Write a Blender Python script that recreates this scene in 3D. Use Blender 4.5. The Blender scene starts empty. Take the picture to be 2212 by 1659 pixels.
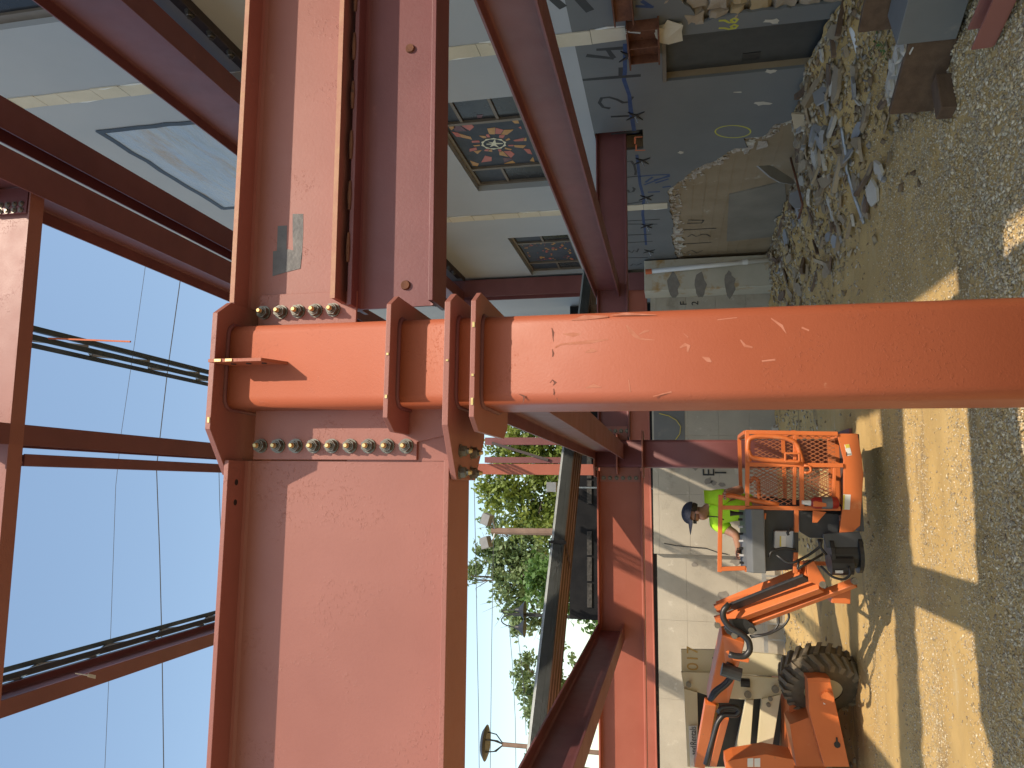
import bpy, bmesh, math, random
import numpy as np
from mathutils import Vector, Matrix
R = math.radians
scene = bpy.context.scene
COL = scene.collection
# ------------------------------------------------------------------ camera (phone held sideways: picture left is up)
CAMH = 2.1; FPX = 1597.0
def cam_rows(yaw, pitch, roll):
    cy, sy, cp, sp = math.cos(yaw), math.sin(yaw), math.cos(pitch), math.sin(pitch)
    fw = Vector((sy*cp, cy*cp, sp)); ri = Vector((cy, -sy, 0)); up = ri.cross(fw)
    c, s = math.cos(roll), math.sin(roll)
    return c*ri + s*up, -s*ri + c*up, fw
RI, UP, FW = cam_rows(R(8.0), R(12.1), R(-1.0))
cam = bpy.data.objects.new('camera', bpy.data.cameras.new('camera')); COL.objects.link(cam)
cam.data.sensor_fit = 'HORIZONTAL'; cam.data.sensor_width = 36.0; cam.data.lens = 36.0*FPX/2212.0
cam.data.clip_start = 0.05; cam.data.clip_end = 2000
cx, cyv, cz = -UP, RI, -FW
cam.matrix_world = Matrix(((cx.x, cyv.x, cz.x, 0), (cx.y, cyv.y, cz.y, 0), (cx.z, cyv.z, cz.z, CAMH), (0, 0, 0, 1)))
scene.camera = cam
# ------------------------------------------------------------------ light
SUN = Vector((0.63, -1.0, 1.4)).normalized()
world = bpy.data.worlds.new('World'); scene.world = world; world.use_nodes = True
wn = world.node_tree.nodes; wl = world.node_tree.links
for n in list(wn): wn.remove(n)
sky = wn.new('ShaderNodeTexSky'); sky.sky_type = 'NISHITA'; sky.sun_disc = False
sky.sun_elevation = math.asin(SUN.z); sky.sun_rotation = math.atan2(SUN.x, SUN.y)
sky.air_density = 1.7; sky.dust_density = 1.2; sky.ozone_density = 0.5; sky.altitude = 50
bg = wn.new('ShaderNodeBackground'); bg.inputs[1].default_value = 0.15
wo = wn.new('ShaderNodeOutputWorld')
wl.new(sky.outputs[0], bg.inputs[0]); wl.new(bg.outputs[0], wo.inputs[0])
sun = bpy.data.objects.new('sun', bpy.data.lights.new('sun', 'SUN')); COL.objects.link(sun)
sun.data.energy = 3.45; sun.data.angle = R(0.53); sun.data.color = (1.0, 0.86, 0.69)
sun.rotation_euler = (-SUN).to_track_quat('-Z', 'Y').to_euler(); sun.location = (3, -6, 14)
vs = scene.view_settings
vs.view_transform = 'Standard'; vs.look = 'None'; vs.gamma = 1.0; vs.exposure = 0.54; vs.use_curve_mapping = False

# ------------------------------------------------------------------ helpers
def W(ax, val, X, Y):
    """photo pixel (2212 x 1659 frame) -> point on the plane ax = val"""
    d = RI*((1659-Y)-829.5) + UP*(1106-X) + FW*FPX
    i = 'xyz'.index(ax); o = (0, 0, CAMH)
    t = (val-o[i])/d[i]
    return Vector((0, 0, CAMH)) + d*t
ROOT = {}
def tag(o, label, cat, group=None):
    o['label'] = label; o['category'] = cat
    if group: o['group'] = group
    if 'kind' not in o: o['kind'] = 'thing'
    return o
def thing(name, label, cat, loc=(0, 0, 0), group=None):
    o = bpy.data.objects.new(name, None); COL.objects.link(o); o.location = loc
    o.empty_display_size = 0.1
    ROOT[o.name] = Vector(loc)
    return tag(o, label, cat, group)
def rootloc(p):
    return ROOT.get(p.name, Vector((0, 0, 0))) if p else Vector((0, 0, 0))
def frame(d, up=Vector((0, 0, 1))):
    d = Vector(d).normalized(); up = Vector(up)
    if abs(d.dot(up)) > 0.999: up = Vector((0, 1, 0))
    s = d.cross(up).normalized(); return s, s.cross(d).normalized(), d
class MB:
    def __init__(self): self.v = []; self.f = []
    def add(self, vs, fs):
        n = len(self.v); self.v += [Vector(p) for p in vs]; self.f += [[i+n for i in f] for f in fs]; return self
    def box(self, c, s, rot=None):
        c = Vector(c); h = [x/2 for x in s]; p = []
        for sx, sy, sz in ((-1,-1,-1),(1,-1,-1),(1,1,-1),(-1,1,-1),(-1,-1,1),(1,-1,1),(1,1,1),(-1,1,1)):
            q = Vector((sx*h[0], sy*h[1], sz*h[2])); p.append(c + (rot @ q if rot else q))
        return self.add(p, [(0,3,2,1),(4,5,6,7),(0,1,5,4),(1,2,6,5),(2,3,7,6),(3,0,4,7)])
    def bx(self, x0, x1, y0, y1, z0, z1): return self.box(((x0+x1)/2, (y0+y1)/2, (z0+z1)/2), (abs(x1-x0), abs(y1-y0), abs(z1-z0)))
    def prism(self, pts, ext):
        pts = [Vector(p) for p in pts]; ext = Vector(ext); n = len(pts)
        nrm = Vector((0, 0, 0))
        for i in range(n): nrm += pts[i].cross(pts[(i+1) % n])
        if nrm.dot(ext) > 0: pts = pts[::-1]
        return self.add(pts + [p+ext for p in pts], [tuple(range(n)), tuple(range(2*n-1, n-1, -1))] + [(i, i+n, (i+1) % n+n, (i+1) % n) for i in range(n)])
    def extr(self, poly, p0, p1, up=(0, 0, 1)):
        p0 = Vector(p0); p1 = Vector(p1); s, u, d = frame(p1-p0, up)
        return self.prism([p0+s*a+u*b for a, b in poly], p1-p0)
    def bar(self, p0, p1, w, h, up=(0, 0, 1)): return self.extr([(-w/2,-h/2),(w/2,-h/2),(w/2,h/2),(-w/2,h/2)], p0, p1, up)
    def tube(self, path, r, n=8, cap=True):
        path = [Vector(p) for p in path]; rs = r if isinstance(r, (list, tuple)) else [r]*len(path)
        base = len(self.v); up = Vector((0, 0, 1)); prev = None
        for i, p in enumerate(path):
            a = path[max(i-1, 0)]; b = path[min(i+1, len(path)-1)]; d = (b-a).normalized()
            if prev is None:
                s, u, _ = frame(d, up)
            else:
                s = (prev - d*prev.dot(d)).normalized(); u = s.cross(d)
            prev = s
            for k in range(n):
                t = 2*math.pi*k/n; self.v.append(p + (s*math.cos(t)+u*math.sin(t))*rs[i])
        for i in range(len(path)-1):
            for k in range(n):
                a = base+i*n+k; b = base+i*n+(k+1) % n; self.f.append([a, a+n, b+n, b])
        if cap:
            self.f.append([base+k for k in range(n)]); m = base+(len(path)-1)*n
            self.f.append([m+k for k in range(n-1, -1, -1)])
        return self
    def cyl(self, p0, p1, r0, r1=None, n=16): return self.tube([p0, p1], [r0, r0 if r1 is None else r1], n)
    def ribbon(self, pts, w, nrm, t=0.003):
        nrm = Vector(nrm); pts = [Vector(p) for p in pts]
        for i in range(len(pts)-1):
            d = pts[i+1]-pts[i]
            if d.length < 1e-6: continue
            s = d.cross(nrm).normalized()*w/2; e = d.normalized()*w*0.25
            self.prism([pts[i]-e-s, pts[i+1]+e-s, pts[i+1]+e+s, pts[i]-e+s], nrm*(t+0.0004*(i % 3)))
        return self
    def build(self, name, mat, parent=None, smooth=False, bevel=0.0, kind=None):
        me = bpy.data.meshes.new(name); off = rootloc(parent)
        me.from_pydata([p-off for p in self.v], [], self.f); me.materials.append(mat); me.update()
        o = bpy.data.objects.new(name, me); COL.objects.link(o)
        if smooth:
            for p in me.polygons: p.use_smooth = True
        if parent:
            o.parent = parent; ROOT[o.name] = off
        if bevel:
            b = o.modifiers.new('bevel', 'BEVEL'); b.width = bevel; b.segments = 2; b.limit_method = 'ANGLE'; b.angle_limit = R(40)
        if kind: o['kind'] = kind
        return o
def inst(src, parent, loc, rot=None, scale=None):
    """place a copy of a small shared-mesh part"""
    o = bpy.data.objects.new(src.name, src.data if hasattr(src, 'data') else src); COL.objects.link(o)
    if parent: o.parent = parent; ROOT[o.name] = rootloc(parent)
    o.location = Vector(loc)-rootloc(parent)
    if rot is not None: o.rotation_euler = rot.to_euler()
    if scale: o.scale = scale
    return o
def shared(name, mb, mat, smooth=False):
    me = bpy.data.meshes.new(name); me.from_pydata([tuple(p) for p in mb.v], [], mb.f); me.materials.append(mat)
    if smooth:
        for p in me.polygons: p.use_smooth = True
    return me
def text(name, s, org, xdir, ydir, size, mat, parent=None, thick=0.002, sx=1.0):
    cu = bpy.data.curves.new(name, 'FONT'); cu.body = s; cu.size = size; cu.extrude = thick; cu.align_x = 'CENTER'; cu.align_y = 'CENTER'
    tmp = bpy.data.objects.new(name+'_c', cu); COL.objects.link(tmp)
    dg = bpy.context.evaluated_depsgraph_get(); me = bpy.data.meshes.new_from_object(tmp.evaluated_get(dg))
    bpy.data.objects.remove(tmp)
    x = Vector(xdir).normalized(); y = Vector(ydir); y = (y-x*y.dot(x)).normalized(); z = x.cross(y)
    off = Vector(org)-rootloc(parent); me.transform(Matrix.Diagonal((sx, 1, 1, 1)))
    me.transform(Matrix(((x.x, y.x, z.x, off.x), (x.y, y.y, z.y, off.y), (x.z, y.z, z.z, off.z), (0, 0, 0, 1))))
    me.materials.clear(); me.materials.append(mat)
    o = bpy.data.objects.new(name, me); COL.objects.link(o)
    if parent: o.parent = parent; ROOT[o.name] = rootloc(parent)
    return o
# ------------------------------------------------------------------ materials
def rgb(r, g, b):
    f = lambda c: (c/255/12.92) if c/255 <= 0.04045 else ((c/255+0.055)/1.055)**2.4
    return (f(r), f(g), f(b), 1)
def mat(name, c1, c2=None, scale=4.0, rough=0.6, bump=0.0, bscale=60.0, metal=0.0, spot=None, spot2=None, detail=6, spec=0.5, stretch=None, bump2=None):
    """c1/c2 linear colours mixed by noise; spot = (colour, threshold 0..1, scale, softness)"""
    m = bpy.data.materials.new(name); m.use_nodes = True; nt = m.node_tree; N = nt.nodes; L = nt.links
    p = N['Principled BSDF']; p.inputs['Roughness'].default_value = rough; p.inputs['Metallic'].default_value = metal
    p.inputs['Specular IOR Level'].default_value = spec
    tc = N.new('ShaderNodeTexCoord'); co = tc.outputs['Object']
    if stretch:
        mp = N.new('ShaderNodeMapping'); mp.inputs['Scale'].default_value = stretch; L.new(co, mp.inputs[0]); co = mp.outputs[0]
    def noise(s, d=detail, ro=0.55):
        n = N.new('ShaderNodeTexNoise'); n.inputs['Scale'].default_value = s; n.inputs['Detail'].default_value = d; n.inputs['Roughness'].default_value = ro
        L.new(co, n.inputs['Vector']); return n.outputs['Fac']
    def ramp(f, a, b):
        r = N.new('ShaderNodeMapRange'); r.inputs['From Min'].default_value = a; r.inputs['From Max'].default_value = b; r.clamp = True; L.new(f, r.inputs['Value']); return r.outputs['Result']
    def mix(f, a, b):
        x = N.new('ShaderNodeMix'); x.data_type = 'RGBA'
        L.new(f, x.inputs[0])
        for s, val in ((x.inputs[6], a), (x.inputs[7], b)):
            if isinstance(val, tuple): s.default_value = val if len(val) == 4 else (*val, 1)
            else: L.new(val, s)
        return x.outputs[2]
    col = mix(ramp(noise(scale), 0.3, 0.7), c1, c2 if c2 else c1)
    for sp in (spot, spot2):
        if sp: col = mix(ramp(noise(sp[2], 8, 0.65), sp[1], sp[1]+(sp[3] if len(sp) > 3 else 0.06)), col, sp[0])
    L.new(col, p.inputs['Base Color'])
    rr = N.new('ShaderNodeMapRange'); rr.inputs['To Min'].default_value = max(rough-0.1, 0.05); rr.inputs['To Max'].default_value = min(rough+0.12, 1); L.new(noise(scale*3.1), rr.inputs['Value']); L.new(rr.outputs[0], p.inputs['Roughness'])
    last = None
    for b in ((bump, bscale),) + ((bump2,) if bump2 else ()):
        if b[0]:
            bn = N.new('ShaderNodeBump'); bn.inputs['Strength'].default_value = 1.0; bn.inputs['Distance'].default_value = b[0]
            f = noise(b[1], 8, 0.6)
            if len(b) > 2: f = ramp(f, b[2], b[2]+0.05)
            if len(b) > 3:
                mm = N.new('ShaderNodeMath'); mm.operation = 'MULTIPLY'; L.new(f, mm.inputs[0]); L.new(ramp(noise(b[3], 4), 0.5, 0.6), mm.inputs[1]); f = mm.outputs[0]
            L.new(f, bn.inputs['Height'])
            if last: L.new(last, bn.inputs['Normal'])
            last = bn.outputs[0]
    if last: L.new(last, p.inputs['Normal'])
    return m
RUST = (0.16, 0.06, 0.02, 1)
M = {}
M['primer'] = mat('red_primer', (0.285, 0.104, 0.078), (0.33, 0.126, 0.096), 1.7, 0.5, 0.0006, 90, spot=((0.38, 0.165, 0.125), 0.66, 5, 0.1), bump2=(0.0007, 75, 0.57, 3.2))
M['primer_col'] = mat('warm_lit_primer', (0.335, 0.078, 0.031), (0.375, 0.096, 0.042), 1.5, 0.52, 0.0008, 120, spot=((0.50, 0.21, 0.12), 0.67, 6, 0.05), spot2=((0.17, 0.07, 0.03), 0.745, 17, 0.03), bump2=(0.0006, 80, 0.58, 4.0))  # same primer, warm bounced light put into a more orange colour
M['primer_dark'] = mat('shaded_red_primer', (0.155, 0.050, 0.049), (0.195, 0.064, 0.062), 2.2, 0.5, 0.0008, 70, spot=((0.23, 0.08, 0.07), 0.66, 6, 0.1))  # same red primer with shade put into its colour
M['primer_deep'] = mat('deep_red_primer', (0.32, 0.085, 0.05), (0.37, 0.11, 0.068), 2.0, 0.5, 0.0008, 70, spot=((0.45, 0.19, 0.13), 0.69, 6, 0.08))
M['primer_edge'] = mat('worn_flange_edge', (0.40, 0.175, 0.115), (0.45, 0.24, 0.14), 14, 0.65, 0.001, 60, spot=((0.48, 0.29, 0.12), 0.60, 9, 0.12), spot2=((0.09, 0.03, 0.015), 0.68, 30, 0.04))
M['rust'] = mat('rust', (0.10, 0.035, 0.018), (0.19, 0.075, 0.035), 9, 0.85, 0.003, 60, spot=((0.06, 0.025, 0.015), 0.6, 20, 0.1))
M['steel'] = mat('bolt_steel', (0.15, 0.14, 0.115), (0.24, 0.22, 0.18), 40, 0.42, metal=0.6)
M['gold'] = mat('bolt_tip', (0.55, 0.38, 0.12), (0.75, 0.6, 0.3), 60, 0.35, metal=0.6)
M['galv'] = mat('galvanised_steel', (0.32, 0.34, 0.35), (0.45, 0.47, 0.48), 12, 0.4, metal=0.6)
M['decksheet'] = mat('deck_sheet_metal', (0.25, 0.27, 0.26), (0.34, 0.36, 0.35), 6, 0.45, metal=0.25)
M['deck'] = mat('deck_bounce_tint', (0.22, 0.15, 0.10), (0.30, 0.20, 0.13), 3, 0.45, metal=0.3)  # brown stands in for shade and warm bounce under the bundle
M['joist'] = mat('dark_joist_paint', (0.045, 0.065, 0.08), (0.07, 0.095, 0.11), 8, 0.5)
M['tape'] = mat('grey_cloth_tape', (0.075, 0.07, 0.07), (0.13, 0.12, 0.11), 12, 0.5, 0.002, 40, spot=((0.22, 0.16, 0.11), 0.62, 6))
M['white'] = mat('white_wall_paint', (0.335, 0.355, 0.375), (0.38, 0.395, 0.41), 0.7, 0.75, 0.001, 60, spot=((0.32, 0.33, 0.335), 0.62, 1.3, 0.2))
M['grey'] = mat('grey_wall_paint', (0.125, 0.13, 0.13), (0.155, 0.16, 0.157), 0.8, 0.7, 0.001, 60, spot=((0.5, 0.47, 0.42), 0.755, 11, 0.02), stretch=(1, 1, 1.0))
M['cream'] = mat('cream_plaster', (0.52, 0.46, 0.34), (0.60, 0.54, 0.42), 3, 0.8, 0.003, 30, spot=((0.35, 0.27, 0.18), 0.66, 6, 0.1))
M['tan'] = mat('tan_raw_concrete', (0.235, 0.17, 0.095), (0.30, 0.23, 0.145), 1.6, 0.85, 0.004, 25, spot=((0.45, 0.41, 0.33), 0.62, 3, 0.12), spot2=((0.15, 0.11, 0.08), 0.68, 4, 0.1))
M['render_edge'] = mat('broken_plaster', (0.45, 0.39, 0.32), (0.30, 0.25, 0.20), 7, 0.9, 0.012, 22)
M['stone'] = mat('rubble_stone', (0.30, 0.235, 0.165), (0.40, 0.33, 0.25), 3, 0.9, 0.012, 18, spot=((0.20, 0.15, 0.11), 0.6, 6, 0.1))
M['stone2'] = mat('ochre_stone', (0.36, 0.25, 0.12), (0.42, 0.32, 0.19), 3, 0.9, 0.01, 18)
M['mortar'] = mat('old_mortar', (0.24, 0.20, 0.15), (0.33, 0.28, 0.22), 6, 0.95, 0.02, 20)
M['conc'] = mat('cast_concrete', (0.35, 0.315, 0.25), (0.46, 0.415, 0.33), 1.1, 0.85, 0.004, 30, spot=((0.27, 0.24, 0.185), 0.60, 1.7, 0.14), spot2=((0.55, 0.51, 0.42), 0.62, 4, 0.1))
M['conc_rust'] = mat('stained_concrete', (0.44, 0.41, 0.32), (0.54, 0.50, 0.40), 1.5, 0.85, 0.003, 30, spot=((0.42, 0.26, 0.10), 0.54, 2.5, 0.14), spot2=((0.25, 0.22, 0.18), 0.69, 3, 0.05))
M['patch'] = mat('dark_mortar_patch', (0.20, 0.18, 0.15), (0.26, 0.235, 0.20), 9, 0.9, 0.004, 40)
M['coat'] = mat('grey_waterproof_coat', (0.135, 0.135, 0.128), (0.17, 0.17, 0.16), 2, 0.7, spot=((0.22, 0.20, 0.17), 0.62, 4, 0.1))
M['black'] = mat('black_paint', (0.012, 0.012, 0.013), (0.02, 0.02, 0.02), 8, 0.45)
M['blackwall'] = mat('black_membrane', (0.012, 0.0125, 0.014), (0.02, 0.02, 0.021), 3, 0.9, 0.004, 40, spot=((0.10, 0.095, 0.09), 0.74, 30, 0.03), spec=0.1)
M['blackband'] = mat('reflection_black', (0.035, 0.034, 0.032), (0.09, 0.085, 0.078), 16, 0.9, 0.003, 40, spec=0.1)  # band of reflected light on the black wall, put into the colour
M['footing'] = mat('dark_footing_concrete', (0.17, 0.15, 0.115), (0.23, 0.205, 0.16), 1.6, 0.9, 0.004, 25, spot=((0.30, 0.23, 0.14), 0.62, 5, 0.1))
M['lampgrey'] = mat('floodlight_grey', (0.13, 0.13, 0.13), (0.17, 0.17, 0.165), 6, 0.5)
M['spray'] = mat('black_spray_paint', (0.018, 0.018, 0.018), (0.03, 0.03, 0.03), 8, 0.6)
M['blue'] = mat('blue_chalk_paint', (0.022, 0.045, 0.12), (0.035, 0.065, 0.16), 12, 0.7)
M['yellow'] = mat('yellow_spray', (0.42, 0.40, 0.04), (0.5, 0.48, 0.06), 8, 0.7)
M['orange_spray'] = mat('orange_spray', (0.55, 0.14, 0.05), (0.5, 0.12, 0.04), 8, 0.7)
M['frame'] = mat('brown_window_frame', (0.13, 0.105, 0.08), (0.17, 0.14, 0.11), 6, 0.5)
M['glass_dark'] = mat('dark_glass', (0.022, 0.024, 0.028), (0.035, 0.036, 0.04), 2, 0.25, spec=0.2)
M['panel_navy'] = mat('navy_glass', (0.035, 0.045, 0.062), (0.055, 0.062, 0.08), 5, 0.5, spec=0.2)
M['shard_red'] = mat('red_glass', (0.42, 0.10, 0.075), (0.5, 0.14, 0.10), 9, 0.3, spec=0.2)
M['shard_orange'] = mat('orange_glass', (0.42, 0.20, 0.05), (0.5, 0.27, 0.08), 9, 0.3, spec=0.2)
M['shard_plum'] = mat('plum_glass', (0.10, 0.035, 0.05), (0.13, 0.05, 0.06), 9, 0.3, spec=0.2)
M['emblem'] = mat('cream_emblem', (0.60, 0.58, 0.42), (0.68, 0.66, 0.5), 9, 0.4)
M['plastic'] = mat('plastic_sheet', (0.30, 0.36, 0.42), (0.42, 0.44, 0.45), 1.2, 0.16, 0.07, 2.2, spot=((0.36, 0.27, 0.17), 0.55, 0.9, 0.12), stretch=(1, 0.45, 1.9))
M['door'] = mat('dark_door', (0.035, 0.035, 0.033), (0.05, 0.05, 0.046), 3, 0.6, spot=((0.3, 0.28, 0.25), 0.76, 14, 0.02))
M['wood'] = mat('weathered_timber', (0.085, 0.048, 0.026), (0.14, 0.085, 0.048), 2.0, 0.85, 0.003, 30, stretch=(1, 6, 6))
M['wood_pale'] = mat('pale_timber', (0.36, 0.28, 0.17), (0.45, 0.36, 0.24), 2.0, 0.85, 0.003, 30)
M['greyslab'] = mat('grey_painted_debris', (0.25, 0.245, 0.235), (0.31, 0.305, 0.295), 3, 0.75)
M['debris'] = mat('broken_plaster_debris', (0.42, 0.38, 0.31), (0.52, 0.48, 0.40), 5, 0.9, 0.006, 30, spot=((0.26, 0.20, 0.15), 0.6, 5, 0.1))
M['debris_brown'] = mat('earthy_debris', (0.27, 0.205, 0.13), (0.36, 0.285, 0.19), 5, 0.95, 0.008, 25, spot=((0.17, 0.12, 0.075), 0.6, 5, 0.1))
M['debris_dark'] = mat('brown_debris', (0.12, 0.075, 0.05), (0.20, 0.14, 0.09), 5, 0.9, 0.006, 30)
M['pvc'] = mat('white_pvc', (0.62, 0.61, 0.57), (0.70, 0.69, 0.65), 2, 0.45, spot=((0.45, 0.38, 0.27), 0.64, 3, 0.1))
M['lift'] = mat('orange_machine_paint', (0.56, 0.135, 0.03), (0.62, 0.165, 0.045), 2.2, 0.42, 0.0006, 60, spot=((0.66, 0.26, 0.11), 0.62, 4, 0.12), spot2=((0.24, 0.13, 0.06), 0.66, 9, 0.06))
M['lift_cream'] = mat('cream_machine_paint', (0.60, 0.53, 0.33), (0.68, 0.60, 0.40), 1.7, 0.5, 0.0006, 60, spot=((0.42, 0.30, 0.14), 0.70, 5, 0.07))
M['lift_yellow'] = mat('yellow_rail_paint', (0.60, 0.40, 0.10), (0.5, 0.30, 0.09), 4, 0.6)
M['rubber'] = mat('dusty_rubber', (0.075, 0.062, 0.044), (0.15, 0.12, 0.078), 4, 0.9, 0.003, 60, spot=((0.22, 0.17, 0.10), 0.58, 3.5, 0.15))
M['lug'] = mat('dusty_tread', (0.15, 0.12, 0.08), (0.22, 0.175, 0.11), 5, 0.9, 0.003, 60)
M['hose'] = mat('black_hose', (0.015, 0.015, 0.016), (0.03, 0.03, 0.03), 6, 0.4)
M['darkgrey'] = mat('charcoal_machine_paint', (0.04, 0.045, 0.05), (0.065, 0.07, 0.075), 4, 0.5)
M['midgrey'] = mat('grey_machine_panel', (0.11, 0.12, 0.125), (0.15, 0.155, 0.155), 4, 0.45)
M['boxgrey'] = mat('pale_grey_plastic', (0.50, 0.50, 0.50), (0.56, 0.56, 0.55), 4, 0.5)
M['decal'] = mat('white_decal', (0.68, 0.67, 0.62), (0.72, 0.71, 0.66), 6, 0.5)
M['decal_y'] = mat('yellow_decal', (0.62, 0.48, 0.05), (0.66, 0.52, 0.08), 6, 0.5)
M['ext'] = mat('extinguisher_red', (0.28, 0.018, 0.015), (0.33, 0.025, 0.02), 6, 0.3)
M['hivis'] = mat('hivis_shirt', (0.42, 0.80, 0.02), (0.48, 0.86, 0.04), 5, 0.85, 0.006, 9)
M['skin'] = mat('skin', (0.33, 0.165, 0.11), (0.38, 0.20, 0.135), 12, 0.55)
M['navy'] = mat('navy_cloth', (0.022, 0.026, 0.045), (0.032, 0.036, 0.058), 9, 0.85)
M['trouser'] = mat('dark_trousers', (0.02, 0.022, 0.028), (0.03, 0.033, 0.04), 9, 0.9)
M['hair'] = mat('dark_hair', (0.03, 0.02, 0.014), (0.045, 0.03, 0.02), 30, 0.7)
M['bark'] = mat('bark', (0.10, 0.075, 0.055), (0.15, 0.12, 0.09), 8, 0.95, 0.01, 20)
M['poletimber'] = mat('pole_timber', (0.16, 0.105, 0.08), (0.22, 0.15, 0.115), 3, 0.9)
M['wire'] = mat('wire', (0.05, 0.055, 0.065), (0.06, 0.065, 0.075), 3, 0.5)
def leafmat(name, a, b):
    m = mat(name, a, b, 1.1, 0.55)
    p = m.node_tree.nodes['Principled BSDF']
    nt = m.node_tree; tr = nt.nodes.new('ShaderNodeBsdfTranslucent'); mx = nt.nodes.new('ShaderNodeMixShader'); mx.inputs[0].default_value = 0.3
    src = p.inputs['Base Color'].links[0].from_socket
    nt.links.new(src, tr.inputs['Color']); out = nt.nodes['Material Output']
    nt.links.new(p.outputs[0], mx.inputs[1]); nt.links.new(tr.outputs[0], mx.inputs[2]); nt.links.new(mx.outputs[0], out.inputs['Surface'])
    return m
M['leaf_a'] = leafmat('maple_leaf', (0.23, 0.28, 0.045), (0.11, 0.17, 0.03))
M['leaf_b'] = leafmat('grey_green_leaf', (0.20, 0.265, 0.11), (0.12, 0.19, 0.075))
M['leaf_c'] = leafmat('deep_green_leaf', (0.07, 0.15, 0.03), (0.115, 0.21, 0.045))
# ================================================================== STEEL FRAME
def ipoly(d, w, tf, tw, k=0.0):
    return None
def beam(name, label, p0, p1, depth, width, tf, tw, m, cat='steel beam', group=None, edge=None):
    """I-section, p0-p1 is the centre of its top face"""
    p0 = Vector(p0); p1 = Vector(p1)
    t = thing(name, label, cat, p0, group)
    k = tf*0.9
    h = depth/2
    z = Vector((0, 0, -h)); a, b = p0+z, p1+z
    MB().extr([(-width/2, h-tf), (width/2, h-tf), (width/2, h), (-width/2, h)], a, b).build('flange', edge or m, t, bevel=0.002)
    MB().extr([(-width/2, -h), (width/2, -h), (width/2, -h+tf), (-width/2, -h+tf)], a, b).build('flange', edge or m, t, bevel=0.002)
    w = tw/2; i = h-tf-0.0005
    MB().extr([(-w-k, -i), (w+k, -i), (w+k*0.35, -i+k*0.35), (w, -i+k), (w, i-k), (w+k*0.35, i-k*0.35), (w+k, i), (-w-k, i), (-w-k*0.35, i-k*0.35), (-w, i-k), (-w, -i+k), (-w-k*0.35, -i+k*0.35)], a, b).build('web', m, t)
    return t
# ---- a bolt assembly: washer, hex nut, shank end (axis +Z)
def hexpoly(r, z, n=6): return [Vector((r*math.cos(2*math.pi*k/n), r*math.sin(2*math.pi*k/n), z)) for k in range(n)]
_b = MB(); _b.cyl((0, 0, 0), (0, 0, 0.005), 0.028, n=16); _b.prism(hexpoly(0.0235, 0.005), (0, 0, 0.020)); _b.cyl((0, 0, 0.025), (0, 0, 0.029), 0.0185, 0.0165, n=12); _b.cyl((0, 0, 0.029), (0, 0, 0.038), 0.0125, n=10)
BOLT = shared('bolt', _b, M['steel'])
_b = MB(); _b.cyl((0, 0, 0.0381), (0, 0, 0.050), 0.011, 0.007, n=10); TIP = shared('bolt_tip', _b, M['gold'])
_b = MB(); _b.cyl((0, 0, 0), (0, 0, 0.006), 0.024, n=12); _b.cyl((0, 0, 0.006), (0, 0, 0.018), 0.020, 0.012, n=12); HEAD = shared('bolt_head', _b, M['steel'])
_b = MB(); _b.cyl((0, 0, 0), (0, 0, 0.008), 0.022, 0.019, n=16); PLUG = shared('plug_weld', _b, M['rust'])
random.seed(3)
def bolt(parent, loc, nrm, mesh=BOLT, tip=True, s=1.0):
    q = Vector(nrm).to_track_quat('Z', 'Y').to_matrix().to_3x3() @ Matrix.Rotation(random.uniform(0, 1.0), 3, 'Z')
    o = bpy.data.objects.new(mesh.name, mesh); COL.objects.link(o); o.parent = parent; ROOT[o.name] = rootloc(parent)
    o.location = Vector(loc)-rootloc(parent); o.rotation_euler = q.to_euler(); o.scale = (s, s, s)
    if tip and mesh is BOLT:
        t = bpy.data.objects.new('bolt_tip', TIP); COL.objects.link(t); t.parent = parent
        t.location = o.location; t.rotation_euler = o.rotation_euler; t.scale = o.scale
    return o
def rrect(hx, hy, r, n=5):
    pts = []
    for cx_, cy_, a0 in ((hx-r, hy-r, 0), (-hx+r, hy-r, 90), (-hx+r, -hy+r, 180), (hx-r, -hy+r, 270)):
        for k in range(n+1):
            a = R(a0+90*k/n); pts.append((cx_+r*math.cos(a), cy_+r*math.sin(a)))
    return pts
def hss(name, mb_c, size, z0, z1, m, parent, r=0.045):
    b = MB(); pts = rrect(size/2, size/2, r, 6)
    b.prism([(mb_c[0]+x, mb_c[1]+y, z0) for x, y in pts], (0, 0, z1-z0))
    o = b.build(name, m, parent)
    for p in o.data.polygons: p.use_smooth = len(p.vertices) == 4
    return o
def plate(poly, z, t, name, m, parent, bevel=0.002):
    b = MB(); b.prism([(x, y, z) for x, y in poly], (0, 0, t)); return b.build(name, m, parent, bevel=bevel)
CX, CY = 0.489, 2.95
# ---- front column with cap plate and stiffener rings
col1 = thing('steel_column', 'thick orange-red square steel column standing nearest, with stiffener plates and bolts', 'steel column', (CX, CY, 0), 'square steel columns')
hss('shaft', (CX, CY), 0.356, 0.0, 3.935, M['primer_col'], col1)
MB().bx(CX-0.3, CX+0.3, CY-0.3, CY+0.3, 0.0, 0.03).build('base_plate', M['primer_dark'], col1)
plate([(0.215, 2.688), (0.70, 2.688), (0.765, 2.78), (0.80, 3.22), (0.70, 3.25), (0.2, 3.25), (0.03, 3.12), (0.03, 2.83)], 3.941, 0.024, 'cap_plate', M['primer'], col1)
for zz, xl in ((3.172, 0.205), (2.826, 0.205)):
    plate([(xl+0.05, 2.684), (0.705, 2.684), (0.755, 2.76), (0.755, 3.22), (0.70, 3.27), (xl+0.05, 3.27), (xl, 3.2), (xl, 2.76)], zz, 0.02, 'stiffener_plate', M['primer'], col1)
plate([(0.225, 2.684), (0.705, 2.684), (0.755, 2.76), (0.755, 3.22), (0.2, 3.25), (0.02, 3.10), (0.02, 2.82)], 2.928, 0.024, 'stiffener_plate', M['primer'], col1)
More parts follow.
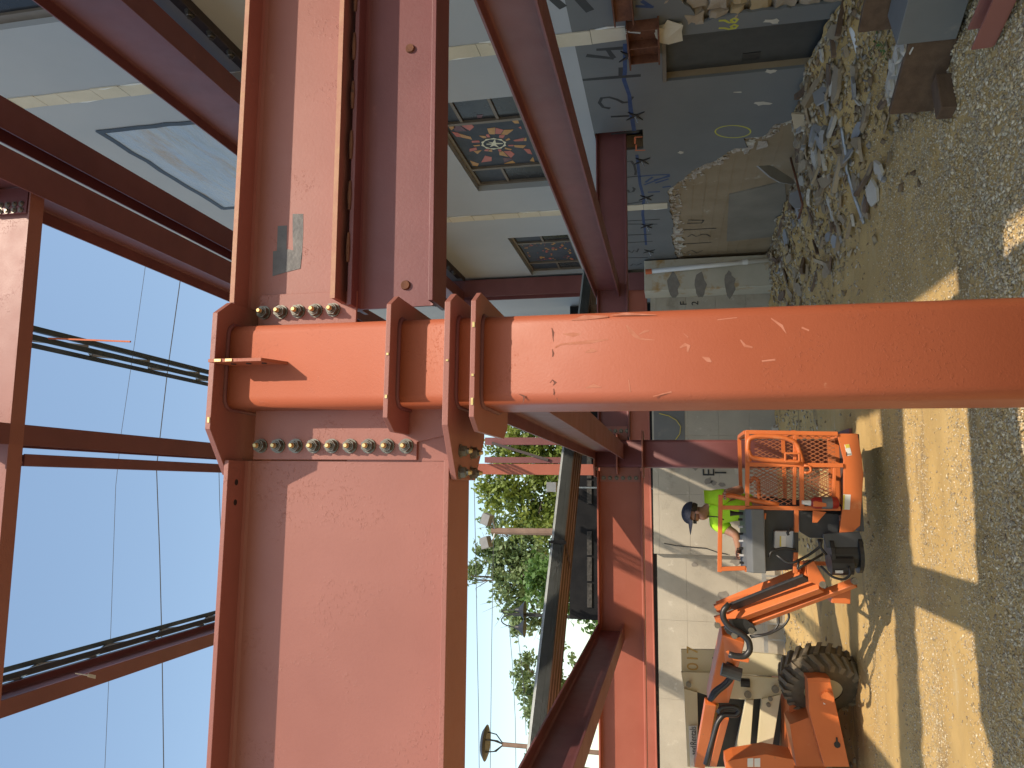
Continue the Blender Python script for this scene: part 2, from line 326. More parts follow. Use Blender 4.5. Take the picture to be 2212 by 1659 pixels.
# weld beads under the plates
for zz in (3.941, 3.172, 2.928, 2.826):
    b = MB(); pts = rrect(0.178, 0.178, 0.045, 4)
    b.tube([(CX+x*1.012, CY+y*1.012, zz-0.002) for x, y in pts+pts[:1]], 0.011, 6, False); b.build('weld_bead', M['primer_dark'], col1, smooth=True)
# tab on the column face
tb = MB(); x0 = W('y', 2.77, 570, 789).x
tb.prism([(x0, 2.774, 3.905), (x0, 2.774, 3.655), (x0, 2.665, 3.715), (x0, 2.665, 3.955)], (0.013, 0, 0)); tab = tb.build('tab_plate', M['primer_col'], col1)
for zz in (3.87, 3.80, 3.73): MB().cyl((x0-0.003, 2.715, zz), (x0-0.0005, 2.715, zz), 0.011, n=12).build('bolt_hole', M['black'], tab)
for zz in (3.925, 3.875): MB().bx(x0+0.001, x0+0.012, 2.661, 2.664, zz-0.03, zz).build('chipped_edge', M['gold'], tab)
# shear plates with bolts
shp = MB().prism([(0.10, CY-.0225, 3.885), (0.33, CY-.0225, 3.885), (0.33, CY-.0225, 2.954), (0.215, CY-.0225, 2.954), (0.175, CY-.0225, 3.135), (0.10, CY-.0225, 3.135)], (0, .014, 0)).build('shear_plate', M['primer'], col1, bevel=0.002)
for k in range(9): bolt(shp, (0.158, CY-0.0225, 3.849-k*0.0835), (0, -1, 0), s=1.12)
shr = MB().bx(0.64, 0.835, CY-0.0225, CY-0.0085, 3.43, 3.90).build('shear_plate', M['primer'], col1, bevel=0.002)
for k in range(5): bolt(shr, (0.752, CY-0.0225, 3.885-0.014-k*0.0835), (0, -1, 0), s=1.12)
rp = [c for c in col1.children if c.name.startswith('stiffener_plate')][-1]
for xx in (0.135, 0.05):
    for yy in (2.86, 3.03): bolt(rp, (xx, yy, 2.928), (0, 0, -1), s=1.0)
# handling scuffs, weld spatter and chipped edges on the column
M['scuff'] = mat('chalky_scuff', (0.40, 0.125, 0.065), (0.50, 0.20, 0.125), 30, 0.8)
M['spatter'] = mat('weld_spatter', (0.10, 0.03, 0.015), (0.2, 0.06, 0.03), 60, 0.5)
def colmark(name, pl, w, m, k):
    pts = [W('y', 2.7718-0.0002*(k % 4), (1800+.6028*a)/1.8228, (1000+.6028*b)/1.8228) for a, b in pl]; L_, R_ = [], []; b = MB(); n = len(pts)
    for i, q in enumerate(pts):
        d = (pts[min(i+1, n-1)]-pts[max(i-1, 0)]).normalized(); s_ = d.cross(Vector((0, 1, 0)))*w/2*random.uniform(.3, 1.2)*(0.35 if i in (0, n-1) else 1); L_.append(q+s_); R_.append(q-s_)
    b.v = L_+R_; b.f = [[i, i+1, n+i+1, n+i] for i in range(n-1)]; b.build(name, M[m], col1)
random.seed(12)
for k, pl in enumerate(([(1105, 465), (1130, 500), (1165, 535), (1200, 555), (1290, 562)], [(1190, 525), (1225, 505), (1255, 500)], [(1455, 612), (1490, 592), (1512, 600), (1505, 640)], [(1480, 520), (1510, 545)], [(690, 522), (760, 528), (810, 522)], [(640, 612), (680, 590), (860, 575), (985, 558)], [(835, 642), (880, 630), (915, 634)], [(1600, 672), (1640, 690), (1660, 705)], [(745, 432), (830, 415), (985, 408)], [(1000, 400), (1100, 392), (1300, 398)], [(1120, 820), (1130, 900)], [(940, 870), (890, 860), (840, 875)], [(1280, 930), (1400, 900)], [(1850, 560), (1880, 600), (1930, 610)], [(2050, 420), (2120, 470), (2150, 520)], [(1990, 700), (2080, 690)], [(2250, 480), (2300, 500)], [(1700, 430), (1830, 415)])): colmark('scuff', pl, 0.016, 'scuff', k)
for k, pl in enumerate(([(618, 482), (628, 515), (626, 545), (630, 572)], [(622, 622), (628, 650), (624, 672)], [(606, 842), (622, 822), (642, 840), (628, 858)], [(630, 880), (634, 905), (628, 920)], [(405, 915), (440, 930), (430, 980)], [(650, 940), (660, 968)])): colmark('weld_spatter', pl, 0.010, 'spatter', k)
for x_, z_, w_ in ((0.33, 3.172, .03), (0.50, 3.172, .02), (0.60, 2.826, .045), (0.41, 2.826, .02), (0.30, 2.826, .06), (0.47, 2.928, .015), (0.24, 3.941, .05)): MB().bx(x_, x_+w_*.45, 2.6805 if z_ < 3.9 else 2.6845, 2.6836 if z_ < 3.9 else 2.6876, z_+.004, z_+.013).build('chipped_edge', M['gold'], col1)
# ---- front girder and right beam
gird = beam('plate_girder', 'deep red-primed steel girder bolted to the left side of the nearest column', (0.095, CY, 3.94), (-7.5, CY, 3.90), 0.985, 0.30, 0.021, 0.016, M['primer'])
MB().bx(0.0955, 0.205, CY-0.008, CY+0.008, 2.98, 3.45).build('web', M['primer'], gird)
for c in gird.children:
    if c.name.startswith('web'): gw = c
for xx in (0.0, -0.085): MB().cyl((xx, CY-0.085, 3.9185), (xx, CY-0.085, 3.9178), 0.013, n=12).build('bolt_hole', M['black'], gird)
rb = beam('steel_beam', 'sunlit red beam bolted to the nearest column on its right, grey tape on web', (0.775, CY, 3.975), (4.745, CY, 4.03), 0.495, 0.26, 0.022, 0.013, M['primer'])
# worn, rusty front edges
MB().bx(0.776, 4.74, CY-0.1335, CY-0.1302, 3.953, 3.974).build('worn_edge', M['primer_edge'], rb).rotation_euler = (0, 0, 0)
e = MB(); s0 = Vector((0.776, CY-0.1318, 3.4915)); s1 = Vector((4.74, CY-0.1318, 3.5465)); e.bar(s0, s1, 0.0035, 0.0215); e.build('worn_edge', M['primer_edge'], rb)
for c in list(rb.children):
    if c.name.startswith('worn_edge') and abs(c.data.vertices[0].co.z) < 0.1: bpy.data.objects.remove(c); break
e = MB(); e.bar((0.776, CY-0.1318, 3.9645), (4.74, CY-0.1318, 4.0195), 0.0035, 0.0215); e.build('worn_edge', M['primer_edge'], rb)
tp = MB(); yy = CY-0.0072
def tapepoly(pts, dy): tp.prism([(W('y', yy, X, Y).x, yy-dy, W('y', yy, X, Y).z) for X, Y in pts], (0, 0.0006, 0))
tapepoly([(632, 462), (655, 462), (655, 500), (652, 560), (634, 560), (632, 510)], 0.0)
tapepoly([(600, 488), (620, 487), (619, 540), (598, 545)], 0.0002)
tapepoly([(590, 543), (620, 538), (652, 545), (649, 580), (618, 588), (589, 597)], 0.0012)
tp.build('tape_strip', M['tape'], rb)
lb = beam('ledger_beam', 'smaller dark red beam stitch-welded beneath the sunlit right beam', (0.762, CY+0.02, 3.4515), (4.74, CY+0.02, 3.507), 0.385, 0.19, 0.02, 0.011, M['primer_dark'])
for k in range(16):
    x = 0.95+k*0.235; z = 3.4525+(x-0.8)*0.01396
    MB().tube([(x, CY-0.078, z), (x+0.07, CY-0.078, z+0.001), (x+0.13, CY-0.078, z+0.0015)], [0.006, 0.009, 0.005], 6).build('weld_bead', M['rust'], lb)
for X, Y in ((886, 105), (876, 616)):
    p = W('y', CY+0.012, X, Y); bolt(lb, p, (0, -1, 0), PLUG, False, 1.0)
# ---- second column line
C2X, C2Y = 0.424, 9.75
col2 = thing('steel_column', 'shaded red square steel column behind the lift basket', 'steel column', (C2X, C2Y, 0), 'square steel columns')
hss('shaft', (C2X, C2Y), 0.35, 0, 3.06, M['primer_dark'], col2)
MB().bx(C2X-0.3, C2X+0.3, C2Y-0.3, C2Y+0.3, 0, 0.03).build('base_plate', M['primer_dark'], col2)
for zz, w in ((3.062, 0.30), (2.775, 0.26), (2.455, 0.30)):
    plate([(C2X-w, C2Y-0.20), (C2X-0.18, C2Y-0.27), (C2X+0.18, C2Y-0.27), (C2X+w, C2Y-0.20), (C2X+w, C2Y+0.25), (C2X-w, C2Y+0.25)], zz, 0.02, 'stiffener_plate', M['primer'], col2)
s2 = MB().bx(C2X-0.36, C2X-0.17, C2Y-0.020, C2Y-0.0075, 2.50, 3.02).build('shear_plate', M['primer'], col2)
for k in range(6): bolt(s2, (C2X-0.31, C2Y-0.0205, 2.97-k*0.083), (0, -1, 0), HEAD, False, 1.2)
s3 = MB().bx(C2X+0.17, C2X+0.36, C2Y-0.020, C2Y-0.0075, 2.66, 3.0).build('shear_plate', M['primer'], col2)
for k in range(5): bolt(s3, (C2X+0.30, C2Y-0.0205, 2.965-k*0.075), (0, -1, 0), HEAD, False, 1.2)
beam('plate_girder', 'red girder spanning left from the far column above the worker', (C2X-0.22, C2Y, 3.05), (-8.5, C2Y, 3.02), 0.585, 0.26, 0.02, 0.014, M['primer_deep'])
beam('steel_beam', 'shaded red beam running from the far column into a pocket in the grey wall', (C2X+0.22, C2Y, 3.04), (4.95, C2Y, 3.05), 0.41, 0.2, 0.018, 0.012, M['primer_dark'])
# ---- floor beams running away from the camera
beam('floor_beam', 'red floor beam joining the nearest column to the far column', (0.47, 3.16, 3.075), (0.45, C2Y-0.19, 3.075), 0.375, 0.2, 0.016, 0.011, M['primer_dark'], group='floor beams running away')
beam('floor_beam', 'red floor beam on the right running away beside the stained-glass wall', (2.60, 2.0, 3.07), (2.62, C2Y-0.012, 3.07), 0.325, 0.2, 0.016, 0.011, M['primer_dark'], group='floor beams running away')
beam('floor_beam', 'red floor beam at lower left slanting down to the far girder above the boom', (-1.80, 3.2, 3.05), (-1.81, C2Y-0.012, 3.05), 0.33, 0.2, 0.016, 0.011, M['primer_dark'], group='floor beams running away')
# ---- third line, on the concrete wall
beam('steel_beam', 'far red beam lying along the top of the concrete wall', (4.45, 16.2, 3.02), (-9, 16.2, 2.90), 0.44, 0.22, 0.018, 0.012, M['primer_deep'])
def wcolumn(name, label, c, w, d, z0, z1, m, axis='x', group=None):
    t = thing(name, label, 'steel column', (c[0], c[1], z0), group)
    b = MB(); s = 0.016
    for k in (-1, 1):
        if axis == 'x': MB().bx(c[0]-w/2, c[0]+w/2, c[1]+k*d/2-s/2, c[1]+k*d/2+s/2, z0, z1).build('flange', m, t)
        else: MB().bx(c[0]+k*w/2-s/2, c[0]+k*w/2+s/2, c[1]-d/2, c[1]+d/2, z0, z1).build('flange', m, t)
    if axis == 'x': MB().bx(c[0]-s/2, c[0]+s/2, c[1]-d/2+s/2, c[1]+d/2-s/2, z0, z1).build('web', m, t)
    else: MB().bx(c[0]-w/2+s/2, c[0]+w/2-s/2, c[1]-s/2, c[1]+s/2, z0, z1).build('web', m, t)
    return t
M['ledger_dark'] = mat('dark_brace_paint', (0.05, 0.035, 0.035), (0.07, 0.05, 0.048), 6, 0.6)
wcolumn('steel_post', 'slim red post rising behind the deck bundle, left of two browner posts', (0.36, 16.2), 0.235, 0.2, 3.0, 6.99, M['primer_deep'], group='slim posts at the back')
wcolumn('steel_post', 'brown slim post carrying a dark diagonal brace behind the deck bundle', (0.66, 19.0), 0.15, 0.2, 2.4, 6.9, M['primer_dark'], group='slim posts at the back')
wcolumn('steel_post', 'brown slim post rightmost of the three behind the deck bundle', (1.15, 19.0), 0.19, 0.2, 2.4, 6.9, M['primer_dark'], group='slim posts at the back')
tag(MB().bar((0.66, 18.85, 5.2), (1.1, 18.85, 6.7), 0.05, 0.07).build('diagonal_brace', M['ledger_dark']), 'dark diagonal brace bolted to the slim brown post', 'brace')
wcolumn('steel_column', 'tall dark red column against the far end of the white wall', (4.50, 16.25), 0.40, 0.36, 2.45, 7.6, M['primer_dark'], axis='x', group='wide-flange columns')
beam('steel_beam', 'dark red cross beam joining the far corner column at roof level', (4.3, 16.3, 7.0), (2.0, 16.3, 7.0), 0.45, 0.2, 0.016, 0.011, M['primer_dark'])
# ---- roof framing
ZR = 7.0
def rx(X, Y, z=ZR): return W('z', z, X, Y).x
def roofbeam(label, xa, xb, zb, depth, y0, y1, m=None, group='roof beams running away', tf=0.016):
    w = abs(xb-xa); xm = (xa+xb)/2
    return beam('roof_beam', label, (xm, y0, zb+depth), (xm, y1, zb+depth), depth, w, tf, 0.011, m or M['primer_dark'], group=group)
roofbeam('broad dark roof beam crossing overhead in the middle of the sky', rx(0, 958.7), rx(0, 912), ZR, 0.42, 2.74, 16.3)
roofbeam('thin dark roof beam just left of the broad overhead beam', rx(46, 1006, ZR+.02), rx(46, 980, ZR+.02), ZR+0.02, 0.2, 4.85, 16.3)
roofbeam('dark roof beam at upper left with a steel joist alongside', rx(0, 1553), rx(0, 1514), ZR, 0.36, 2.74, 16.3)
xd = 2.20
roofbeam('purple-shaded roof beam bordering the sky on the right, cross beam bolted to it', 2.20, 2.45, 6.90, 0.50, 2.74, 16.3)
roofbeam('shallow dark roof beam between the bright slit of sky and the white wall', 2.72, 2.97, 7.17, 0.23, 2.74, 16.3)
roofbeam('wide purple-red roof beam at upper right in front of the white wall', W('z', 6.75, 262, 0).x, W('z', 6.75, 330, 0).x, 6.75, 0.78, 2.74, 16.1)
# cross beam, lit by the sun
beam('roof_beam', 'brightly sunlit cross beam at the very top framed into the overhead beams', (xd+0.09, 4.705, 7.47), (-3.2, 4.80, 7.47), 0.47, 0.13, 0.016, 0.011, M['primer'], group='roof cross beams')
cb = MB().bx(xd-0.11, xd+0.10, 4.66, 4.68, 7.05, 7.38).build('shear_plate', M['primer_dark'], bpy.data.objects['roof_beam.006'])
for k in range(5):
    for j in range(2): bolt(cb, (xd-0.035-j*0.05, 4.66, 7.36-k*0.065), (0, -1, 0), HEAD, False)
beam('roof_beam', 'roof cross beam high above the nearest column', (4.7, 2.55, 7.62), (-7, 2.60, 7.62), 0.62, 0.28, 0.02, 0.014, M['primer'], group='roof cross beams')
# open-web joists
def joist(label, x, z, y0, y1, d=0.32):
    t = thing('open_web_joist', label, 'joist', (x, y0, z), 'open-web steel joists')
    for k, zz in (('top_chord', z+d), ('bottom_chord', z)):
        b = MB()
        for s in (-1, 1): b.bx(x+s*0.022, x+s*0.062, y0, y1, zz, zz+0.006); b.bx(x+s*0.016, x+s*0.0215, y0, y1, zz, zz+0.045)
        b.build(k, M['joist'], t)
    n = int((y1-y0)/0.42); 
    for i in range(n):
        ya = y0+0.2+i*(y1-y0-0.3)/n; yb = ya+(y1-y0-0.3)/n
        MB().bar((x, ya, z+0.03) if i % 2 == 0 else (x, ya, z+d+0.03), (x, yb, z+d+0.03) if i % 2 == 0 else (x, yb, z+0.03), 0.026, 0.026).build('strut', M['galv'], t)
    return t
jc = W('z', 7.35, 85, 722).x
joist('dark open-web joist in the sky with orange strap round its end', jc, 7.35, 4.72, 16.3)
joist('dark open-web joist running along the upper-left roof beam', rx(0, 1480, 7.4), 7.42, 2.75, 16.3, 0.22)
sb = MB(); z = 7.35
for s in ((-0.08, 4.80), (0.08, 4.80)): sb.bar((jc+s[0], s[1], 7.30), (jc+s[0], s[1], 7.74), 0.03, 0.004)
sb.bar((jc-0.085, 4.80, 7.30), (jc+0.085, 4.80, 7.30), 0.03, 0.004); sb.bar(W('y', 4.86, 105, 731), W('y', 4.86, 282, 738), 0.012, 0.012)
tag(sb.build('ratchet_strap', M['orange_spray']), 'orange strap tied round the end of the hanging joist', 'strap')
p = W('z', 6.95, 165, 1455); q = W('z', 6.85, 205, 1462)
tag(MB().ribbon([p, (p+q)/2+Vector((0, 0, -.03)), q], 0.03, (0.0, -0.6, 0.8), 0.002).build('flagging_tape', M['decal']), 'pale flagging tape fluttering below the upper-left roof beam', 'tape')
# ================================================================== OLD BUILDING ON THE RIGHT
XW = 4.75
bld = thing('old_building', 'long old building on the right, white above and grey below, with stained-glass windows', 'building', (XW, 10.0, 0))
def cells(holes, y0, y1, z0, z1):
    ys = sorted({y0, y1, *[min(max(h[k], y0), y1) for h in holes for k in (0, 1)]}); zs = sorted({z0, z1, *[min(max(h[k], z0), z1) for h in holes for k in (2, 3)]})
    for i in range(len(ys)-1):
        for j in range(len(zs)-1):
            ym = (ys[i]+ys[i+1])/2; zm = (zs[j]+zs[j+1])/2
            if not any(h[0] < ym < h[1] and h[2] < zm < h[3] for h in holes): yield ys[i], ys[i+1], zs[j], zs[j+1]
def slabwall(name, m, x0, x1, y0, y1, z0, z1, holes, parent):
    """one welded wall with openings, front face at x0"""
    b = MB(); idx = {}
    cl = list(cells(holes, y0, y1, z0, z1)); S = set(cl)
    ys = sorted({c[0] for c in cl} | {c[1] for c in cl}); zs = sorted({c[2] for c in cl} | {c[3] for c in cl})
    def q(p4): b.add(p4, [(0, 1, 2, 3)])
    has = lambda y, z: any(c[0] < y < c[1] and c[2] < z < c[3] for c in cl)
    for (a, c, d, e) in cl:
        q([(x0, a, d), (x0, a, e), (x0, c, e), (x0, c, d)]); q([(x1, a, d), (x1, c, d), (x1, c, e), (x1, a, e)])
        ym, zm = (a+c)/2, (d+e)/2
        if not has(a-1e-3, zm): q([(x0, a, d), (x1, a, d), (x1, a, e), (x0, a, e)])
        if not has(c+1e-3, zm): q([(x0, c, d), (x0, c, e), (x1, c, e), (x1, c, d)])
        if not has(ym, d-1e-3): q([(x0, a, d), (x0, c, d), (x1, c, d), (x1, a, d)])
        if not has(ym, e+1e-3): q([(x0, a, e), (x1, a, e), (x1, c, e), (x0, c, e)])
    return b.build(name, m, parent)
WINS = [(8.34, 11.14, 3.93, 5.11), (13.48, 16.07, 3.96, 5.14), (8.25, 10.98, 7.9, 9.64), (2.6, 5.98, 7.7, 9.9)]
ZG = 3.055
slabwall('white_wall', M['white'], XW, XW+0.25, 4.6, 21.5, ZG, 11.5, WINS, bld)
slabwall('lower_wing_wall', M['white'], XW, XW+0.25, -14, 4.6, ZG, 6.9, [], bld)
slabwall('lower_wing_base', M['grey'], XW, XW+0.25, -14, 4.2, 0, ZG-0.002, [], bld)
MB().bx(XW+0.26, XW+6, 4.6, 21.5, 0, 11.4).build('building_mass', M['black'], bld)
MB().bx(XW+0.26, XW+6, -14, 4.59, 0, 6.8).build('building_mass', M['black'], bld)
def lump(c, s, jit=0.12, rot=None):
    """rough block: box with subdivided, jittered faces"""
    b = MB(); bm = bmesh.new(); bmesh.ops.create_cube(bm, size=1.0); bmesh.ops.subdivide_edges(bm, edges=bm.edges[:], cuts=1, use_grid_fill=True)
    for v in bm.verts:
        v.co = Vector((v.co.x*s[0], v.co.y*s[1], v.co.z*s[2]))*(1.0-0.16*(sum(1 for k in v.co if abs(k) > 0.49) >= 2)) + Vector((random.uniform(-1, 1)*jit*s[0], random.uniform(-1, 1)*jit*s[1], random.uniform(-1, 1)*jit*s[2]))*0.5
        if rot: v.co = rot @ v.co
    bm.verts.index_update(); b.add([Vector(c)+v.co for v in bm.verts], [[v.index for v in f.verts] for f in bm.faces]); bm.free(); return b
# ---- grey render, broken off in front of raw concrete and stone
random.seed(11)
def zp(ox, oy, sc): return lambda a, b: ((ox+sc*a)/1.8228, (oy+sc*b)/1.8228)
z3 = zp(1700, 0, 0.6028); zr = zp(2300, 400, 0.4822); z4 = zp(2600, 0, 0.4219); z5 = zp(2380, 0, 0.211)
def yz(px, x=XW):
    p = W('x', x, *px); return (p.y, p.z)
far = [zr(*p) for p in ((790, 1310), (740, 1230), (715, 1100), (730, 1000), (700, 900), (705, 850), (680, 730), (760, 670), (830, 620), (880, 570), (960, 520), (1060, 490), (1150, 430), (1230, 385), (1340, 380), (1310, 300), (1370, 290), (1470, 285), (1510, 240), (1560, 190), (1659, 165))] + [(1722, 252)]
far = [yz(p) for p in far]
stone_e = [yz(z4(*p)) for p in ((1659, 22), (1280, 66), (1000, 96), (700, 130), (480, 182), (330, 235), (310, 100))] + [(6.55, 2.16), (6.0, 2.2), (5.2, 2.12), (4.6, 2.2)]
def jag(pts, amp, n=9):
    out = []
    for i in range(len(pts)-1):
        a, b = Vector(pts[i]), Vector(pts[i+1])
        k = max(1, min(n, int((b-a).length/0.05)))
        for j in range(k):
            t = j/k; p = a.lerp(b, t); out.append((p.x+random.uniform(-amp, amp), max(p.y+random.uniform(-amp, amp), 0.0)))
    out.append(pts[-1]); return out
DY0, DY1, DZ = 7.47, 8.35, 2.13
def greypoly(grow=0.0, amp=0.016):
    # going from the far top along the top edge to the near end, then back along the bottom
    p = [(16.0, ZG), (16.0, 2.2)]
    f = [(a+grow*0.55*math.sin(i*1.7)-grow*0.3, b-grow*(0.7+0.5*math.sin(i*2.3))) for i, (a, b) in enumerate(far)]
    f[0] = (16.0, f[0][1]); p = [(16.0, ZG)] + jag(f, amp)
    p += [(f[-1][0], 0.0), (DY1, 0.0), (DY1, DZ), (DY0, DZ), (DY0, 0.0)]
    s = [(a, b-grow*0.6) for a, b in stone_e]
    p += jag([(7.36-grow*0.3, 0.0)] + [(a-grow*0.4, b) for a, b in s], amp*0.7)
    p += [(4.2, 2.18), (4.2, ZG), (9.50, ZG), (9.50, 2.40), (10.08, 2.42), (10.08, ZG)]
    return p
b = MB(); b.prism([(XW, y, z) for y, z in greypoly()], (0.035, 0, 0)); gw_ = b.build('grey_render', M['grey'], bld)
XC = XW+0.0375
random.seed(77)
for i in range(len(far)-1):
    a_, b2 = Vector(far[i]), Vector(far[i+1])
    for k in range(max(2, int((b2-a_).length/0.022))):
        q = a_.lerp(b2, random.random()); s_ = .016+.085*random.random()**2.5
        lump((XW+0.032, q.x+random.gauss(.02, .05), max(.05, q.y-abs(random.gauss(0, .10)))), (min(s_*.6, .035), s_*random.uniform(.8, 2.2), s_*random.uniform(.6, 1.6)), 0.6).build('plaster_chip', M['render_edge'] if random.random() < .65 else M['debris'], bld)
slabwall('raw_concrete', M['tan'], XC, XC+0.18, 7.40, 16.0, 0, ZG-0.001, [(DY0, DY1, 0, DZ), (9.50, 10.08, 2.41, ZG)], bld)
MB().bx(XC+0.19, XC+0.2, 9.4, 10.2, 2.3, ZG-0.002).build('pocket_back', M['black'], bld)  # black panel painted for the darkness inside the beam pocket
for k in range(9):
    z = 0.55+k*0.19
    MB().bx(XC-0.006, XC-0.0003, 8.4, 15.98, z, z+0.012).build('form_line', M['tan'], bld)
MB().prism([(XC-0.02, *yz(p)) for p in (zr(1185, 770), zr(1640, 660), (1702, 480), zr(1560, 1110), zr(1165, 1150))], (0.0195, 0, 0)).build('footing_face', M['footing'], bld)
# door
dr = MB().bx(XW+0.115, XW+0.16, DY0-0.05, DY1+0.05, 0, DZ+0.05).build('door', M['door'], bld)
p = W('x', XW+0.112, *z4(770, 500)); q = W('x', XW+0.112, *z4(925, 550))
MB().bx(XW+0.108, XW+0.1148, min(p.y, q.y), max(p.y, q.y), min(p.z, q.z), max(p.z, q.z)).build('door_slot', M['black'], dr)
MB().bx(XW-0.012, XW+0.114, DY0, DY1, DZ-0.045, DZ-0.002).build('door_lintel', M['frame'], bld)
# stones on the near side of the door
random.seed(5)
MB().bx(XW+0.09, XW+0.24, 4.2, 7.40, 0, 2.25).build('mortar_bed', M['mortar'], bld)
z = 0.0; row = 0
while z < 2.2:
    h = random.uniform(0.16, 0.26); y = 7.38-random.uniform(0, 0.15)
    while y > 4.9:
        w = random.uniform(0.2, 0.42)
        lump((XW+0.085+random.uniform(-0.02, 0.02), y-w/2, z+h/2), (0.16, w*0.95, h*0.94), 0.22).build('stone', M['stone'] if random.random() < .7 else M['stone2'], bld)
        y -= w
    z += h; row += 1
# cream strips: scars of removed pilasters, laid up in blocks
random.seed(8)
for ya, yb, z0, z1 in ((7.19, 7.42, 2.50, 11.0), (12.18, 12.42, 2.1, 11.0)):
    z = z0
    while z < z1:
        h = random.uniform(0.33, 0.5); e = lambda: random.uniform(-0.012, 0.012)
        MB().prism([(XW-0.012, ya+e(), z), (XW-0.012, yb+e(), z), (XW-0.012, yb+e(), z+h-0.006), (XW-0.012, ya+e(), z+h-0.006)], (0.011, 0, 0)).build('plaster_block', M['cream'], bld)
        if random.random() < 0.75:
            yy = random.choice((ya, yb)); MB().tube([(XW-0.004, yy+e(), z), (XW-0.008, yy+2*e(), z+h*.5), (XW-0.003, yy+e(), z+h*.9)], [0.005, 0.012, 0.004], 5).build('paint_flake', M['decal'], bld)
        z += h
# pilaster beyond the far column
MB().bx(XW-0.12, XW-0.002, 17.6, 18.6, 2.5, 11.4).build('pilaster', M['white'], bld)
# ---- windows
XG = XW+0.13
def glazing(y0, y1, z0, z1, ya, yb):
    w = MB()
    f = 0.055
    for (a, c, d, e) in ((y0, y0+f, z0, z1), (y1-f, y1, z0, z1), (y0+f, y1-f, z0, z0+f), (y0+f, y1-f, z1-f, z1), (ya-.03, ya+.03, z0+f, z1-f), (yb-.03, yb+.03, z0+f, z1-f)):
        w.bx(XG-0.035, XG+0.02, a, c, d, e)
    o = w.build('window', M['frame'], bld)
    return o
def panes(o, y0, y1, z0, z1, ya, yb, split):
    f = 0.055
    for (a, c) in ((y0+f, ya-.03), (yb+.03, y1-f)):
        zz = [z0+f] + split[0 if a < ya else 1] + [z1-f]
        for i in range(len(zz)-1):
            MB().bx(XG+0.002, XG+0.012, a+.001, c-.001, zz[i]+.002, zz[i+1]-.002).build('pane', M['glass_dark'] if i < len(zz)-2 else M['panel_navy'], o)
            if i: MB().bx(XG-0.022, XG+0.001, a+.001, c-.001, zz[i]-0.02, zz[i]+0.02).build('glazing_bar', M['frame'], o)
    MB().bx(XG+0.002, XG+0.012, ya+.031, yb-.031, z0+f+.001, z1-f-.001).build('pane', M['panel_navy'], o)
zc = zp(1750, 350, 0.2712)
def gy(a, b): return W('x', XG, *zc(a, b))
ya, yb = gy(700, 440).y, gy(900, 1112).y
y0, y1, z0, z1 = WINS[0]
w1 = glazing(y0, y1, z0, z1, ya, yb); panes(w1, y0, y1, z0, z1, ya, yb, ([4.30, 4.80], [4.60]))
RD, OR, PL = 'shard_red', 'shard_orange', 'shard_plum'
SH = [(OR, (30,510),(150,500),(150,560),(100,600)), (RD, (225,520),(370,495),(430,550),(365,605)), (OR, (390,490),(560,465),(565,500),(430,505)), (RD, (105,620),(205,640),(240,700),(170,690)), (OR, (210,647),(380,695),(400,735),(246,702)), (PL, (130,540),(220,527),(330,612),(150,616)),
 (OR, (620,575),(740,560),(730,660),(650,655)), (RD, (747,565),(858,595),(813,655),(737,650)), (OR, (868,595),(1005,590),(910,665),(822,660)), (RD, (602,665),(640,655),(665,700),(620,703)), (OR, (500,678),(598,685),(613,713),(560,715)), (RD, (800,670),(880,670),(850,715),(790,705)), (OR, (885,740),(935,712),(955,735),(900,755)), (RD, (1000,745),(1158,710),(1146,755),(1020,760)), (OR, (1165,715),(1190,710),(1190,755),(1152,755)), (RD, (395,755),(500,750),(515,775),(400,780)), (OR, (415,820),(510,810),(520,825),(440,835)), (RD, (925,815),(1000,812),(1000,830),(930,830)), (OR, (1005,815),(1185,820),(1140,860),(1020,845)), (RD, (365,870),(460,850),(475,885),(365,910)), (OR, (425,905),(540,890),(480,945)), (RD, (590,880),(650,870),(633,905),(575,900)), (OR, (657,880),(690,875),(695,915),(640,905)), (RD, (775,880),(820,875),(830,903),(795,913)), (OR, (880,850),(980,875),(960,890),(875,870)), (OR, (795,920),(848,905),(928,985),(800,960)), (RD, (860,905),(960,900),(1020,945),(965,1000)), (RD, (1150,870),(1240,875),(1275,950),(1210,935)), (RD, (590,970),(685,990),(685,1045),(535,1065)), (OR, (370,1040),(500,1085),(480,1122),(410,1112)), (OR, (865,1085),(990,1040),(1030,1075)), (OR, (1240,1045),(1285,985),(1310,1058)), (OR, (970,455),(1060,432),(1085,500),(1020,500)), (RD, (1075,560),(1110,545),(1120,585)), (PL, (850,1000),(1000,1010),(870,1065)), (PL, (470,380),(560,372),(540,420),(480,425))]
for s in SH:
    pts = [gy(a, b) for a, b in s[1:]]
    MB().prism([(XG-0.002, p.y, p.z) for p in pts], (0.0035, 0, 0)).build('glass_shard', M[s[0]], w1)
ctr = gy(715, 795); ex = (gy(905, 795)-gy(525, 795))/2; ey = (gy(715, 880)-gy(715, 712))/2
def ring(n, ro, ri, wob):
    b = MB()
    for k in range(n):
        a0, a1 = 2*math.pi*k/n, 2*math.pi*(k+1)/n; am = (a0+a1)/2
        P = lambda r, a: ctr+(ex*math.cos(a)+ey*math.sin(a))*r
        b.prism([(XG-0.004, *list(P(r, a))[1:]) for r, a in ((ri, a0), (ro-wob, a0), (ro, am), (ro-wob, a1), (ri, a1))], (0.0018, 0, 0))
    return b
ring(10, 1.0, 0.82, 0.12).build('emblem_ring', M['emblem'], w1)
MB().prism([(XG-0.0042, gy(a, b).y, gy(a, b).z) for a, b in ((630,765),(700,775),(735,725),(745,780),(845,785),(850,795),(745,800),(795,850),(720,820),(660,840),(690,805),(610,805),(612,793),(700,790))], (0.0018, 0, 0)).build('emblem_bird', M['emblem'], w1)
y0, y1, z0, z1 = WINS[1]
ya, yb = 14.15, 15.5
